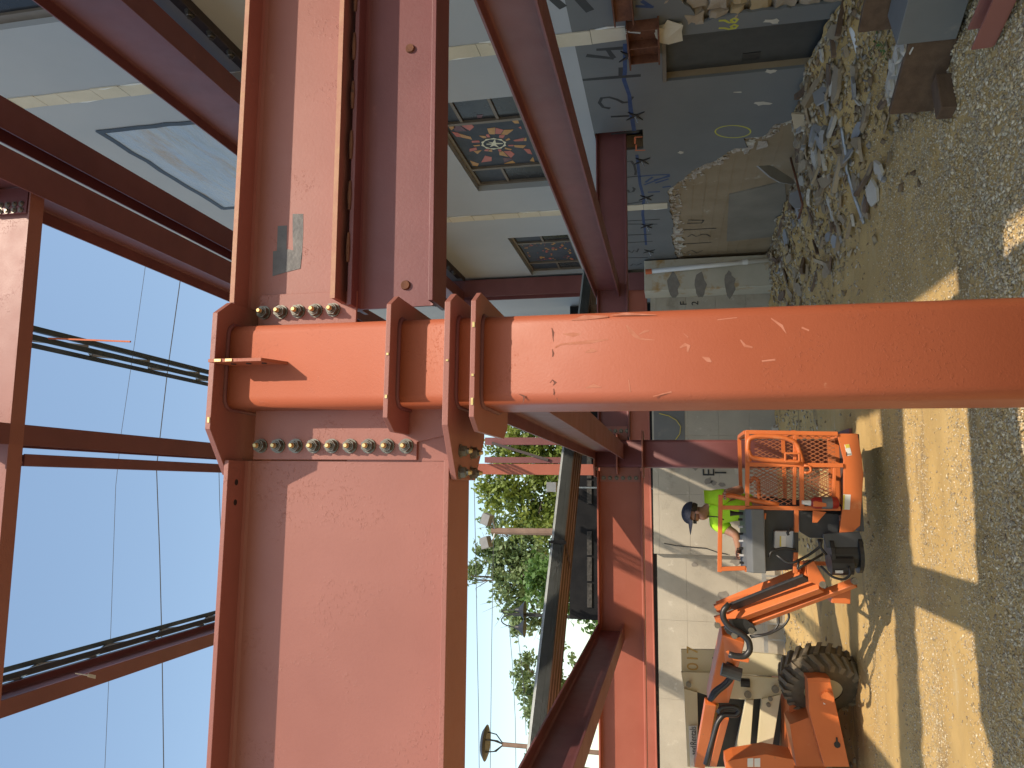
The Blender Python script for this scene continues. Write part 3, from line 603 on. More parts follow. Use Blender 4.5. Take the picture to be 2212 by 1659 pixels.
w2 = glazing(y0, y1, z0, z1, ya, yb); panes(w2, y0, y1, z0, z1, ya, yb, ([4.55], [4.5]))
random.seed(21)
for k in range(70):
    y = random.uniform(ya+.06, yb-.06); z = random.uniform(z0+.1, z1-.1); r = random.uniform(0.02, 0.05); a = random.uniform(0, 6)
    MB().prism([(XG-0.001-0.0002*(k % 7), y+r*math.cos(a+t)*random.uniform(.6, 1.3), z+r*math.sin(a+t)*random.uniform(.5, 1)) for t in (0, 1.6, 3.1, 4.6)], (0.0025, 0, 0)).build('glass_shard', M[random.choice((RD, OR, OR, PL))], w2)
# window sealed with a plastic sheet and black tape
ya, yb, za, zb = 8.17, 11.06, 7.8, 9.71
b = MB(); n = 26
for i in range(n+1):
    for j in range(n+1):
        u, v = i/n, j/n; y = ya+(yb-ya)*u; z = za+(zb-za)*v
        bulge = 0.03*math.sin(math.pi*u)*math.sin(math.pi*v)+0.008*math.sin(14*u+9*v+2*math.sin(5*v))*min(1, 6*u*(1-u))*min(1, 6*v*(1-v))
        b.v.append(Vector((XW-0.003-max(bulge, -0.001), y, z)))
for i in range(n):
    for j in range(n): k = i*(n+1)+j; b.f.append([k, k+1, k+n+2, k+n+1])
pw = b.build('plastic_sheet', M['plastic'], bld, smooth=True)
tp = MB(); t = 0.045
for (a, c) in (((ya, za), (ya, zb)), ((ya, zb), (yb, zb)), ((yb, zb), (yb, za)), ((yb, za), (ya, za))):
    k = 9; pts = [(XW-0.009, a[0]+(c[0]-a[0])*i/k+random.uniform(-.02, .02)*(0 < i < k), a[1]+(c[1]-a[1])*i/k+random.uniform(-.02, .02)*(0 < i < k)) for i in range(k+1)]
    tp.ribbon(pts, 2*t, (-1, 0, 0), 0.002)
tp.build('tape_border', M['black'], pw)
# upper near window, half in the frame
b = MB()
for (a, c, d, e) in ((2.6, 5.98, 7.7, 7.78), (2.6, 5.98, 9.82, 9.9), (5.86, 5.98, 7.78, 9.82), (4.5, 4.58, 7.78, 9.82)): b.bx(XG-0.06, XG, a, c, d, e)
uw = b.build('window', M['frame'], bld); MB().bx(XG-0.03, XG-0.02, 2.62, 5.9, 7.76, 9.84).build('pane', M['glass_dark'], uw)
# ---- rusty ledger angle bolted to the wall at roof level
M['ledger'] = mat('dark_ledger_steel', (0.035, 0.028, 0.03), (0.06, 0.042, 0.04), 9, 0.7)
lg = thing('ledger_angle', 'rusty ledger angle with big bolts along the white wall at upper right', 'ledger', (XW, 10, 6.72))
MB().bx(XW-0.014, XW-0.001, 4.7, 16.0, 6.70, 6.90).build('wall_leg', M['ledger'], lg); MB().bx(XW-0.10, XW-0.0145, 4.7, 16.0, 6.70, 6.714).build('shelf_leg', M['ledger'], lg)
for k in range(30): bolt(lg, (XW-0.014, 5.0+k*0.36, 6.81), (-1, 0, 0), BOLT, False, 2.0)
# ---- rusty beam stubs above the door
st = thing('beam_stub', 'rusty cut-off beam stub with stiffeners above the dark door', 'beam stub', (XW, 7.6, 2.15))
yA, yB = W('x', XW-.1, 1390, 60).y, W('x', XW-.1, 1390, 136).y; zA, zB = 2.17, 2.47
MB().bx(XW-0.13, XW+0.02, yA, yB+0.08, zB, zB+0.018).build('flange', M['rust'], st); MB().bx(XW-0.13, XW+0.02, yA-.02, yB+0.02, zA-0.018, zA).build('flange', M['rust'], st)
for t in (0.02, 0.5, 0.95): y = yA+(yB-yA)*t; MB().bx(XW-0.12, XW+0.0, y, y+0.014, zA+.0005, zB-.0005).build('stiffener', M['rust'], st)
MB().bx(XW-0.025, XW-0.012, yA+.04, yB-.02, zA+.001, zB-.001).build('web', M['rust'], st)
s2_ = thing('beam_stub', 'rusty channel let into the grey wall above the rubble stones at far right edge', 'beam stub', (XW, 6.6, 2.4))
MB().bx(XW-0.03, XW+0.01, 5.8, 7.06, 2.40, 2.60).build('web', M['rust'], s2_); MB().bx(XW-0.09, XW-0.031, 5.8, 7.06, 2.40, 2.415).build('flange', M['rust'], s2_); MB().bx(XW-0.09, XW-0.031, 5.8, 7.06, 2.585, 2.60).build('flange', M['rust'], s2_)
b = MB(); p = W('x', XW-0.15, 1330+25, 44); b.cyl((XW-0.11, 7.12, 2.48), (XW-0.13, 7.14, 2.34), 0.009, n=8); b.cyl((XW-0.11, 7.12, 2.48), (XW-0.11, 7.12, 2.488), 0.024, n=10); b.build('anchor_rod', M['galv'], s2_)
# ---- star plates along the blue line
ST = MB()
for k in range(4):
    a = R(45+90*k+8); d = Vector((0, math.cos(a), math.sin(a))); s = Vector((0, -math.sin(a), math.cos(a)))
    ST.prism([d*0.02+s*0.022, d*0.15, d*0.02-s*0.022], (-0.012, 0, 0))
ST.cyl((-0.001, 0, 0), (-0.013, 0, 0), 0.04, n=8)
STAR = shared('star_plate', ST, M['black'])
_r = MB(); _r.cyl((-0.013, 0, 0), (-0.10, 0, -0.03), 0.008, n=8); _r.prism([(-0.014, 0.016*math.cos(t*math.pi/3), 0.016*math.sin(t*math.pi/3)) for t in range(6)], (-0.014, 0, 0)); ROD = shared('anchor_rod', _r, M['galv'])
names = ['under the sprayed 4', 'below the sprayed 12', 'just beyond the beam pocket', 'beside the blue scribble', 'past the far cream strip', 'nearest the white pipe']
for (a, b_), nm in zip(((1290, 365), (1330, 755), (1375, 1050), (1400, 1290), (1405, 1475), (1420, 1640)), names):
    p = W('x', XW, *z3(a, b_)); t = thing('star_anchor', 'black star-shaped anchor plate with bolt on grey wall, '+nm, 'wall anchor', (XW-0.001, p.y, p.z), 'star anchors on the grey wall')
    o = bpy.data.objects.new('star_plate', STAR); COL.objects.link(o); o.parent = t
    o = bpy.data.objects.new('anchor_rod', ROD); COL.objects.link(o); o.parent = t
# ---- sprayed marks
def stroke(name, polys, w, m, fn, x=XW, par=bld):
    for i, pl in enumerate(polys):
        b = MB(); n = []
        pts = [W('x', x, *fn(*p))-Vector((0.0006+0.0003*(i % 4), 0, 0)) for p in pl]
        # one welded ribbon with mitred joints
        L_, R_ = [], []
        for k, p in enumerate(pts):
            d = (pts[min(k+1, len(pts)-1)]-pts[max(k-1, 0)]).normalized(); s_ = d.cross(Vector((1, 0, 0)))*w/2*random.uniform(0.8, 1.15)
            L_.append(p+s_); R_.append(p-s_)
        b.v = L_+R_; m_ = len(pts); b.f = [[k, k+1, m_+k+1, m_+k] for k in range(m_-1)]
        b.build(name, m, par)
stroke('sprayed_number', [[(1075, 325), (1270, 312)], [(1010, 362), (1190, 382)], [(1150, 325), (1190, 380)], [(985, 522), (1150, 508), (1365, 492)], [(1235, 440), (1235, 500)]], 0.055, M['spray'], z3)
stroke('sprayed_number', [[(1165, 708), (1120, 700), (1095, 670), (1110, 640), (1160, 635), (1210, 650), (1250, 670), (1290, 665), (1310, 630)], [(1170, 762), (1290, 757)], [(1170, 875), (1355, 858)]], 0.048, M['spray'], z3)
stroke('sprayed_mark', [[(790, -10), (860, 50)], [(960, -10), (1035, 72)]], 0.085, M['spray'], z3)
stroke('sprayed_number', [[(350, 490), (385, 485), (410, 520), (422, 570), (418, 600)], [(350, 618), (440, 608)], [(355, 720), (370, 742), (400, 735), (412, 712), (395, 700)], [(350, 835), (480, 815)], [(350, 975), (620, 960)], [(350, 1000), (600, 1000)], [(350, 1090), (550, 1082)], [(350, 1152), (560, 1140)], [(360, 1215), (390, 1235), (410, 1210), (430, 1230), (445, 1200)], [(350, 1275), (520, 1272)], [(380, 1340), (400, 1325), (430, 1335), (470, 1320)]], 0.04, M['spray'], zr)
stroke('sprayed_number', [[(790, 1050), (1080, 1035)], [(790, 1165), (1040, 1150)], [(790, 1280), (1050, 1262)], [(840, 995), (960, 992), (978, 970), (850, 968)], [(845, 1105), (880, 1085), (915, 1103), (960, 1085), (1000, 1085), (1030, 1102)], [(840, 1230), (880, 1215), (920, 1235), (970, 1215)]], 0.025, M['spray'], zr, XC-0.007)
stroke('blue_line', [[(1215, -5), (1225, 100)], [(1262, 285), (1262, 470), (1255, 520), (1290, 620), (1300, 720), (1325, 870)], [(1340, 1010), (1350, 1100), (1360, 1200), (1385, 1290), (1378, 1400), (1392, 1500), (1400, 1600)]], 0.05, M['blue'], z3)
stroke('blue_scribble', [[(490, 680), (700, 600)], [(500, 660), (560, 615)], [(570, 640), (700, 610)], [(580, 665), (690, 630)], [(520, 740), (620, 735)], [(640, 700), (710, 690)], [(450, 610), (560, 600), (700, 595)]], 0.045, M['blue'], zr)
stroke('blue_cross', [[(1330, 40), (1450, 45)], [(1370, 5), (1440, 48)]], 0.04, M['blue'], z3)
stroke('yellow_ring', [[(1215+145*math.cos(R(t)), 245+50*math.sin(R(t))) for t in range(0, 361, 15)]], 0.02, M['yellow'], zr)
stroke('yellow_number', [[(545, 193), (600, 190), (640, 210), (700, 208), (722, 182), (690, 170), (660, 185), (672, 205)], [(545, 262), (600, 262), (640, 272), (700, 262), (722, 240), (690, 230), (660, 245), (672, 262)]], 0.03, M['yellow'], z4)
stroke('orange_marks', [[(415, 290), (475, 288)], [(415, 290), (415, 345)], [(415, 400), (500, 396)], [(425, 350), (425, 400)]], 0.025, M['orange_spray'], zr)
# paint chips on the grey wall
random.seed(4)
for i, (a, b_, w, h) in enumerate(((1030, 665, 150, 45), (960, 965, 170, 50), (725, 860, 120, 18), (1050, 195, 200, 50), (190, 1425, 70, 35))):
    P = [W('x', XW, *z4(a+w/2*math.cos(t)*random.uniform(.5, 1.1), b_+h/2*math.sin(t)*random.uniform(.4, 1.1))) for t in [k*math.pi/6 for k in range(12)]]
    MB().prism([(XW-0.0012, p.y, p.z) for p in P], (0.0008, 0, 0)).build('paint_chip', M['debris'], bld)
p = W('x', XW-.02, *z5(1200, 600)); lump(p, (0.08, 0.34, 0.26), 0.3).build('loose_plaster', M['cream'], bld)
# ================================================================== GROUND, GRAVEL, RUBBLE
rng = np.random.default_rng(7)
def vnoise(x, y, s, seed):
    """smooth value noise on numpy arrays"""
    g = np.random.default_rng(seed).random((256, 256)); x = np.asarray(x)*s+61.3; y = np.asarray(y)*s+37.7
    xi = np.floor(x).astype(int); yi = np.floor(y).astype(int); fx = x-xi; fy = y-yi
    fx = fx*fx*(3-2*fx); fy = fy*fy*(3-2*fy); a = lambda i, j: g[(xi+i) % 256, (yi+j) % 256]
    return (a(0, 0)*(1-fx)+a(1, 0)*fx)*(1-fy)+(a(0, 1)*(1-fx)+a(1, 1)*fx)*fy
def pile(x, y):
    d = 4.75-np.asarray(x, float); y = np.asarray(y, float)
    hp = 0.05+0.44*np.exp(-((y-9.0)/1.6)**2)+0.22*np.exp(-((y-7.4)/0.9)**2)+0.12*np.exp(-((y-13)/2.2)**2)
    wd = 1.2+0.6*np.exp(-((y-9.0)/2.0)**2)
    return hp*np.clip(1-d/wd, 0, 1)**1.3
def gz(x, y):
    x = np.asarray(x, float); y = np.asarray(y, float)
    h = 0.05*(vnoise(x, y, 0.5, 1)-0.5)+0.035*(vnoise(x*0.6, y*1.6, 1.6, 2)-0.5)+0.022*(vnoise(x, y, 5, 3)-0.5)
    h += 0.016*(vnoise(x, y, 14, 4)-0.5)
    rough = np.clip((np.asarray(x)-1.5)/2, 0, 1)+0.6*np.clip((y-9)/2, 0, 1)
    h += rough*0.06*(vnoise(x, y, 3.1, 5)-0.5)+rough*0.03*(vnoise(x, y, 9, 6)-0.5)
    return h+pile(x, y)
gx = np.arange(-9, 4.78, 0.055); gyv = np.concatenate([np.arange(2.6, 10.5, 0.05), np.arange(10.5, 16.21, 0.08)])
GX, GY = np.meshgrid(gx, gyv, indexing='ij'); GZ = gz(GX, GY)
nx, ny = GX.shape
vv = np.stack([GX, GY, GZ], -1).reshape(-1, 3); ii = (np.arange(nx-1)[:, None]*ny+np.arange(ny-1)[None, :]).ravel()
ff = np.stack([ii, ii+ny, ii+ny+1, ii+1], -1)
def npmesh(name, v, f, m, smooth=False, colors=None):
    me = bpy.data.meshes.new(name); n = f.shape[1]
    me.vertices.add(len(v)); me.vertices.foreach_set('co', np.ascontiguousarray(v, np.float32).ravel())
    me.loops.add(f.size); me.loops.foreach_set('vertex_index', np.ascontiguousarray(f, np.int32).ravel())
    me.polygons.add(len(f)); me.polygons.foreach_set('loop_start', np.arange(0, f.size, n, dtype=np.int32)); me.polygons.foreach_set('loop_total', np.full(len(f), n, np.int32))
    if smooth: me.polygons.foreach_set('use_smooth', np.ones(len(f), bool))
    me.update(calc_edges=True); me.materials.append(m)
    if colors is not None:
        at = me.color_attributes.new('tint', 'FLOAT_COLOR', 'POINT'); at.data.foreach_set('color', np.ascontiguousarray(colors, np.float32).ravel())
    o = bpy.data.objects.new(name, me); COL.objects.link(o); return o
M['soil'] = mat('sandy_soil', (0.46, 0.30, 0.105), (0.57, 0.39, 0.155), 0.9, 0.95, 0.006, 60, spot=((0.55, 0.43, 0.24), 0.60, 2.2, 0.1), spot2=((0.20, 0.135, 0.065), 0.575, 0.7, 0.10), stretch=(0.4, 1.9, 1), bump2=(0.004, 180))
g = npmesh('ground', vv, ff, M['soil'], True); g['kind'] = 'structure'
b = MB(); b.bx(-60, 30, -40, 2.62, -0.5, -0.03); b.bx(-60, -8.98, 2.62, 16.2, -0.5, -0.03); M['apron'] = mat('low_bounce_gravel', (0.235, 0.19, 0.125), (0.29, 0.235, 0.16), 0.7, 0.95, 0.01, 40)  # unseen ground, coloured darker to cut the light it bounces
o = b.build('ground_apron', M['apron']); o['kind'] = 'structure'
# gravel
def tintmat(name, rough=0.9):
    m = mat(name, (0.3, 0.3, 0.3), None, 5, rough, 0.002, 120); nt = m.node_tree
    a = nt.nodes.new('ShaderNodeAttribute'); a.attribute_name = 'tint'; nt.links.new(a.outputs['Color'], nt.nodes['Principled BSDF'].inputs['Base Color']); return m
M['gravel'] = tintmat('gravel_stone')
OCT = np.array([(1, 0, 0), (-1, 0, 0), (0, 1, 0), (0, -1, 0), (0, 0, 1), (0, 0, -1)], float)
OF = np.array([(0, 2, 4), (2, 1, 4), (1, 3, 4), (3, 0, 4), (2, 0, 5), (1, 2, 5), (3, 1, 5), (0, 3, 5)])
def stones(x, y, size, pal, sink=0.25, flat=0.6):
    n = len(x); v = OCT[None]*rng.uniform(0.55, 1.25, (n, 6, 1)); v += rng.uniform(-.3, .3, v.shape)
    v *= size[:, None, None]*np.array([1, 1, flat])*rng.uniform(0.7, 1.3, (n, 1, 3))
    a = rng.uniform(0, 2*np.pi, n); c, s = np.cos(a)[:, None], np.sin(a)[:, None]
    t = rng.uniform(-.5, .5, n)[:, None]; X, Y, Z = v[..., 0]*c-v[..., 1]*s, v[..., 0]*s+v[..., 1]*c, v[..., 2]
    Z2 = Z*np.cos(t)+X*np.sin(t); X2 = X*np.cos(t)-Z*np.sin(t)
    v = np.stack([X2+x[:, None], Y+y[:, None], Z2+(gz(x, y)+size*flat*(1-2*sink))[:, None]], -1)
    col = pal[rng.integers(0, len(pal), n)]*rng.uniform(0.75, 1.2, (n, 1)); col = np.concatenate([col, np.ones((n, 1))], 1)
    return v.reshape(-1, 3), (OF[None]+6*np.arange(n)[:, None, None]).reshape(-1, 3), np.repeat(col, 6, 0)
PAL = np.array([(0.62, 0.51, 0.32), (0.74, 0.63, 0.43), (0.54, 0.42, 0.24), (0.50, 0.43, 0.31), (0.64, 0.48, 0.25), (0.78, 0.69, 0.51), (0.40, 0.32, 0.22), (0.58, 0.46, 0.27)])*np.array([0.86, 0.83, 0.78])
n = 170000
x = rng.uniform(-4.5, 4.4, n); y = 4.5+5.5*rng.random(n)**1.25
dens = np.clip(1.25-np.abs(y-6.6)*0.0-1.1*np.exp(-((y-6.55-0.12*np.sin(x*1.1))/0.33)**2)*(x < 0.9)-0.9*np.clip((y-7.6)/1.2, 0, 1)-0.42*np.clip((y-5.7)/1.0, 0, 1)+1.3*(vnoise(x*.6, y*1.4, 0.9, 9)-0.5), 0.05, 1)
k = rng.random(n) < dens; x, y = x[k], y[k]
near = np.clip(1.25-(y-4.9)/1.1, 0, 1)+np.clip((x-1.2)/1.5, 0, .8)*np.clip(1.3-(y-5)/2.2, 0, 1)
sz = 0.004+0.009*rng.random(len(x))**2+0.015*rng.random(len(x))**2.2*np.clip(near, 0.12, 1)
v, f, c = stones(x, y, sz, PAL, 0.3, 0.45)
o = npmesh('gravel', v, f, M['gravel'], False, c); o['kind'] = 'stuff'; tag(o, 'loose beige crushed gravel spread over the ground', 'gravel')
n = 14000; x = rng.uniform(-8, 4.6, n); y = rng.uniform(8.5, 15.9, n)
k = rng.random(n) < np.clip(0.25+0.6*np.clip((x-0.5)/2, 0, 1)+(vnoise(x, y, 0.8, 12)-0.5), 0.03, 1); x, y = x[k], y[k]
SP = np.array([(0.36, 0.28, 0.17), (0.42, 0.34, 0.22), (0.28, 0.21, 0.12), (0.48, 0.42, 0.32)])
v, f, c = stones(x, y, 0.012+0.035*rng.random(len(x))**3, SP, 0.35, 0.55)
o = npmesh('soil_clods', v, f, M['gravel'], False, c); o['kind'] = 'stuff'; tag(o, 'dry soil clods and pebbles strewn towards the back wall', 'soil')
# small debris along the wall, too fine to count
n = 9000; d = rng.random(n)**1.4*2.2; x = 4.72-d; y = rng.uniform(6.0, 15.5, n); k = rng.random(n) < np.clip(1.25-d/1.5, 0.08, 1)*np.where(y > 11, 0.55, 1); x, y = x[k], y[k]
DP = np.array([(0.40, 0.32, 0.20), (0.36, 0.27, 0.155), (0.31, 0.225, 0.12), (0.44, 0.37, 0.26), (0.22, 0.15, 0.085), (0.33, 0.29, 0.23)])
v, f, c = stones(x, y, 0.012+0.055*rng.random(len(x))**2.4, DP, 0.2, 0.45)
o = npmesh('small_rubble', v, f, M['gravel'], False, c); o['kind'] = 'stuff'; tag(o, 'small broken plaster and stone chips along the wall foot', 'rubble')
# ---- countable rubble
def rotm(a, t, s=0.0): return Matrix.Rotation(a, 3, 'Z') @ Matrix.Rotation(t, 3, 'X') @ Matrix.Rotation(s, 3, 'Y')
def shardmesh(c, r, th, rot, n=6):
    b = MB(); a0 = random.uniform(0, 6); P = []
    for k in range(n):
        a = a0+2*math.pi*(k+random.uniform(-.3, .3))/n; q = Vector((r[0]*math.cos(a)*random.uniform(.75, 1.1), r[1]*math.sin(a)*random.uniform(.75, 1.1), -th/2)); P.append(Vector(c)+rot @ q)
    b.prism(P, rot @ Vector((0, 0, th))); return b
random.seed(31)
mats = [('greyslab', 'pale grey'), ('debris', 'cream'), ('debris_brown', 'earth-brown'), ('debris_brown', 'earth-brown'), ('debris_brown', 'earth-brown'), ('tan', 'tan'), ('debris_dark', 'dark brown')]
for k in range(170):
    d = random.random()**1.3*1.7; xx = 4.62-d; yy = random.choice((random.uniform(7.15, 10.4), random.uniform(7.15, 10.4), random.uniform(9.5, 14.5)))
    m, nm = random.choice(mats); r = random.uniform(0.06, 0.22)
    z = float(gz(xx, yy))+0.015+0.22*r*random.random()
    wh = 'beside the dark door' if yy < 7.6 else 'below the grey wall' if yy < 9 else 'below the tan patch' if yy < 11.5 else 'near the far pier'
    wh += ', against the wall' if d < .5 else ', mid-heap' if d < 1.1 else ', at the heap edge'
    if random.random() < 0.16:
        L_ = random.uniform(0.2, 0.55); a = random.uniform(0, 3.1)
        o = MB().bar((xx-L_/2*math.cos(a), yy-L_/2*math.sin(a), z-0.02), (xx+L_/2*math.cos(a), yy+L_/2*math.sin(a), z+random.uniform(-.02, .12)), random.uniform(.03, .08), random.uniform(.02, .05)).build('broken_lath', M[random.choice(('wood', 'wood_pale', 'debris_dark'))])
        tag(o, '%s broken lath in the rubble %s' % ('long' if L_ > .38 else 'short', wh), 'wood scrap', 'laths in the rubble')
    else:
        o = shardmesh((xx, yy, z), (r, r*random.uniform(.25, .7)), random.uniform(.015, .05), rotm(random.uniform(0, 6), random.uniform(-.45, .45), random.uniform(-.35, .35))).build('plaster_slab', M[m])
        tag(o, '%s broken %s slab in the rubble %s' % ('broad' if r > .15 else 'mid-sized' if r > .1 else 'small', nm, wh), 'rubble', 'broken slabs in the rubble')
def P3(X, Y, dz=0.0):
    p = W('z', 0.0, X, Y)
    for _ in range(6): p = W('z', float(gz(p.x, p.y)), X, Y)
    return p+Vector((0, 0, dz))
# particular pieces
p = W('x', 4.55, *z4(1500, 780)); tag(shardmesh(p, (0.17, 0.42), 0.07, rotm(R(15), R(12), R(62)), 5).build('brown_slab', M['tan']), 'large ochre slab leaning on the wall beside the dark door', 'rubble')
p = W('x', 4.5, *z4(1360, 1130)); tag(MB().box(p, (0.03, 0.26, 0.32), rotm(R(18), R(-15), R(24))).build('pale_board', M['wood_pale']), 'pale board standing on edge at the top of the rubble', 'board')
p = W('x', 4.45, *zr(1580, 600)); tag(shardmesh(p, (0.62, 0.085), 0.03, rotm(R(78), R(8), R(32)), 8).build('long_grey_shard', M['greyslab']), 'long pointed grey shard jutting from the rubble before the tan wall', 'rubble')
for X, Y, rx_, ry, nm in ((1795, 205, .17, .12, 'uppermost'), (1792, 270, .16, .10, 'middle'), (1905, 150, .22, .11, 'beside the white pipe'), (1735, 430, .26, .14, 'farthest')):
    p = P3(X, Y, 0.10); tag(shardmesh(p, (rx_, ry), 0.02, rotm(R(40), R(50), R(-10)), 6).build('painted_slab', M['greyslab']), 'blue-grey painted plaster slab in the rubble, '+nm+' of its kind', 'rubble', 'blue-grey painted slabs')
# bent conduit
path = [(1872, 40), (1868, 110), (1866, 180), (1848, 240), (1842, 262), (1842, 330), (1840, 366), (1855, 420), (1874, 482)]
hts = [0.30, 0.2, 0.16, 0.14, 0.12, 0.07, 0.05, 0.05, 0.035]
tag(MB().tube([P3(X, Y, h) for (X, Y), h in zip(path, hts)], 0.018, 8).build('bent_conduit', M['galv'], smooth=True), 'long bent metal conduit lying over the rubble', 'conduit')
for pth, nm in ((((1730, 330), (1745, 380), (1760, 440), (1750, 470)), 'farther'), (((1835, 100), (1860, 70), (1890, 60)), 'nearer')):
    tag(MB().tube([P3(X, Y, 0.16) for X, Y in pth], 0.016, 8).build('rusty_bar', M['rust'], smooth=True), 'bent rusty reinforcing bar sticking out of the rubble, the %s one' % nm, 'rebar')
tag(MB().tube([P3(1905, 10, .30), P3(1908, 55, .26), P3(1908, 105, .20)], 0.05, 12).build('white_pipe', M['pvc'], smooth=True), 'broken white plastic pipe lying in the near rubble', 'pipe')
random.seed(2); b = MB(); c = P3(1942, 100, 0.05)
for k in range(46):
    q = c+Vector((random.uniform(-.09, .09), random.uniform(-.09, .09), random.uniform(0, .2))); a = random.uniform(0, 6); t = Vector((math.cos(a), math.sin(a), random.uniform(.1, .8)))*0.05; s = Vector((-math.sin(a), math.cos(a), 0))*0.012
    b.add([q, q+t*.5+s, q+t, q+t*.5-s], [(0, 1, 2, 3)])
tag(b.build('weed', M['leaf_c']), 'small green weed growing beside the white pipe', 'plant')
# timber and concrete near the right edge
A, B, C = W('z', 0.02, 2018, 240), W('z', 0.02, 2069, 77), W('z', 0.02, 2118, -60)
ff_ = (C-A); ff_.z = 0; ff_.normalize(); bb = Vector((-ff_.y, ff_.x, 0)); bb = bb if bb.y > 0 else -bb
cb_ = thing('grade_beam', 'broken beam with a brown timber face and grey painted end at the near right', 'concrete beam', A)
def slab5(name, o, L_, d0, d1, z0, z1, m, tilt=0.0):
    p = [o+bb*d0+Vector((0, 0, z0)), o+bb*d1+Vector((0, 0, z0)), o+bb*d1+Vector((0, 0, z1)), o+bb*(d0+tilt)+Vector((0, 0, z1))]
    return MB().prism(p, ff_*L_).build(name, M[m], cb_, bevel=.006)
l1 = (B-A).length
slab5('timber_face', A, l1, 0, .05, 0, .33, 'wood'); slab5('mortar_core', A+ff_*.03, l1, .052, .36, 0, .31, 'debris'); slab5('grey_face', A+ff_*(l1+.004), 1.6, -.02, .36, .02, .42, 'coat'); slab5('timber_cap', A+ff_*(l1-.12), 1.7, .37, .42, .05, .60, 'wood')
random.seed(6)
for k in range(16): q = A+ff_*random.uniform(.05, l1)+bb*random.uniform(.06, .34)+Vector((0, 0, .32)); s_ = random.uniform(.04, .1); lump(q, (s_*1.3, s_, s_*.6), .4).build('mortar_lump', M['debris'], cb_)
a, b_ = P3(2052, 170, 0.06), P3(2064, 243, 0.06); tag(MB().bar(a, b_, 0.13, 0.11).build('timber_offcut', M['wood'], bevel=0.008), 'short grey-brown timber offcut lying alone on the gravel', 'timber')
a, b_ = P3(2215, -60, 0.09), P3(2150, 78, 0.09)
ch = thing('steel_channel', 'red primed steel channel lying on the gravel at the near right corner', 'steel channel', b_); s, u, d = frame(b_-a)
b = MB(); b.bar(a-u*.07, b_-u*.07, 0.012+0.14, 0.012); b.build('web', M['primer'], ch)
for k in (-1, 1): MB().bar(a+s*k*0.08, b_+s*k*0.08, 0.014, 0.12).build('flange', M['primer'], ch)
# ================================================================== BACK WALL AND BEYOND
def wallpanels(root, x0, x1, yf, z0, z1, th, cw, rows, m):
    x = x0
    while x < x1-0.05:
        w = min(cw, x1-x); zz = z0
        for h in rows+[99]:
            h = min(h, z1-zz)
            if h <= 0.02: break
            MB().bx(x, x+w-0.003, yf+random.uniform(0, .005), yf+th, zz, zz+h-0.003).build('concrete_panel', m, root); zz += h
        x += w
random.seed(9)
bw = thing('concrete_wall', 'pale cast concrete retaining wall behind the lift, partly sunlit', 'wall', (-3, 16.1, 0))
wallpanels(bw, -12, -1.36, 16.06, -0.1, 2.44, 0.3, 1.55, [0.95, 1.0, 1.0], M['conc'])
wallpanels(bw, -1.36, 4.72, 15.92, -0.1, 2.50, 0.44, 1.22, [0.62, 0.62, 0.62, 0.62], M['conc'])
c0, c1 = W('y', 15.91, 1419, 893), W('y', 15.91, 1480, 953); MB().bx(c1.x+.02, c0.x+1.3, 15.911, 15.9195, 1.82, 2.46).build('grey_coat', M['coat'], bw)
random.seed(14)
for X, Y in ((1542, 1043), (1530, 1038), (1560, 1048), (1502, 1010), (1655, 1255), (1640, 1290), (1500, 1220), (1590, 1212), (1560, 1285)):
    yf = 16.058 if Y > 1160 else 15.918; p = W('y', yf, X, Y); r = random.uniform(.05, .09)
    MB().prism([(p.x+r*math.cos(t)*random.uniform(.5, 1.3), yf, p.z+r*1.4*math.sin(t)*random.uniform(.5, 1.2)) for t in [k*math.pi/5 for k in range(10)]], (0, 0.0015, 0)).build('mortar_patch', M['patch'], bw)
for ch_, X in (('E', 1532), ('1', 1558)):
    text('painted_letter', ch_, W('y', 15.912, X, 1021), (1, 0, 0), (0, 0, 1), 0.34, M['spray'], bw)
for ch_, X in (('F', 1477), ('2', 1502)): text('painted_letter', ch_, W('y', 15.912, X, 655), (1, 0, 0), (0, 0, 1), 0.2, M['spray'], bw)
pr = thing('concrete_pier', 'stained concrete pier with dark patches in the far corner beside the white pipe', 'pier', (4.4, 15.5, 0))
MB().bx(4.06, 4.72, 15.30, 15.915, -0.1, 2.60).build('pier_body', M['conc_rust'], pr, bevel=0.01)
for X in (1455, 1513, 1575): p = W('y', 15.3, X, 615); MB().prism([(p.x+.31*math.cos(t)*random.uniform(.8, 1), 15.294, p.z+.12*math.sin(t)*random.uniform(.6, 1.2)) for t in [k*math.pi/8 for k in range(16)]], (0, .005, 0)).build('dark_patch', M['patch'], pr)
pp = thing('drain_pipe', 'white plastic pipe with red cap standing at the far end of the grey wall', 'pipe', (4.6, 15.1, 0))
a, b_ = W('y', 15.15, 1408, 586), W('y', 15.15, 1668, 560); MB().tube([b_, a], 0.05, 12).build('pipe', M['pvc'], pp, smooth=True); MB().tube([a+(a-b_).normalized()*0.001, a+(a-b_).normalized()*0.13], 0.056, 12).build('red_cap', M['orange_spray'], pp)
MB().tube([b_.lerp(a, .2), b_.lerp(a, .24)], 0.057, 12).build('coupling', M['pvc'], pp)
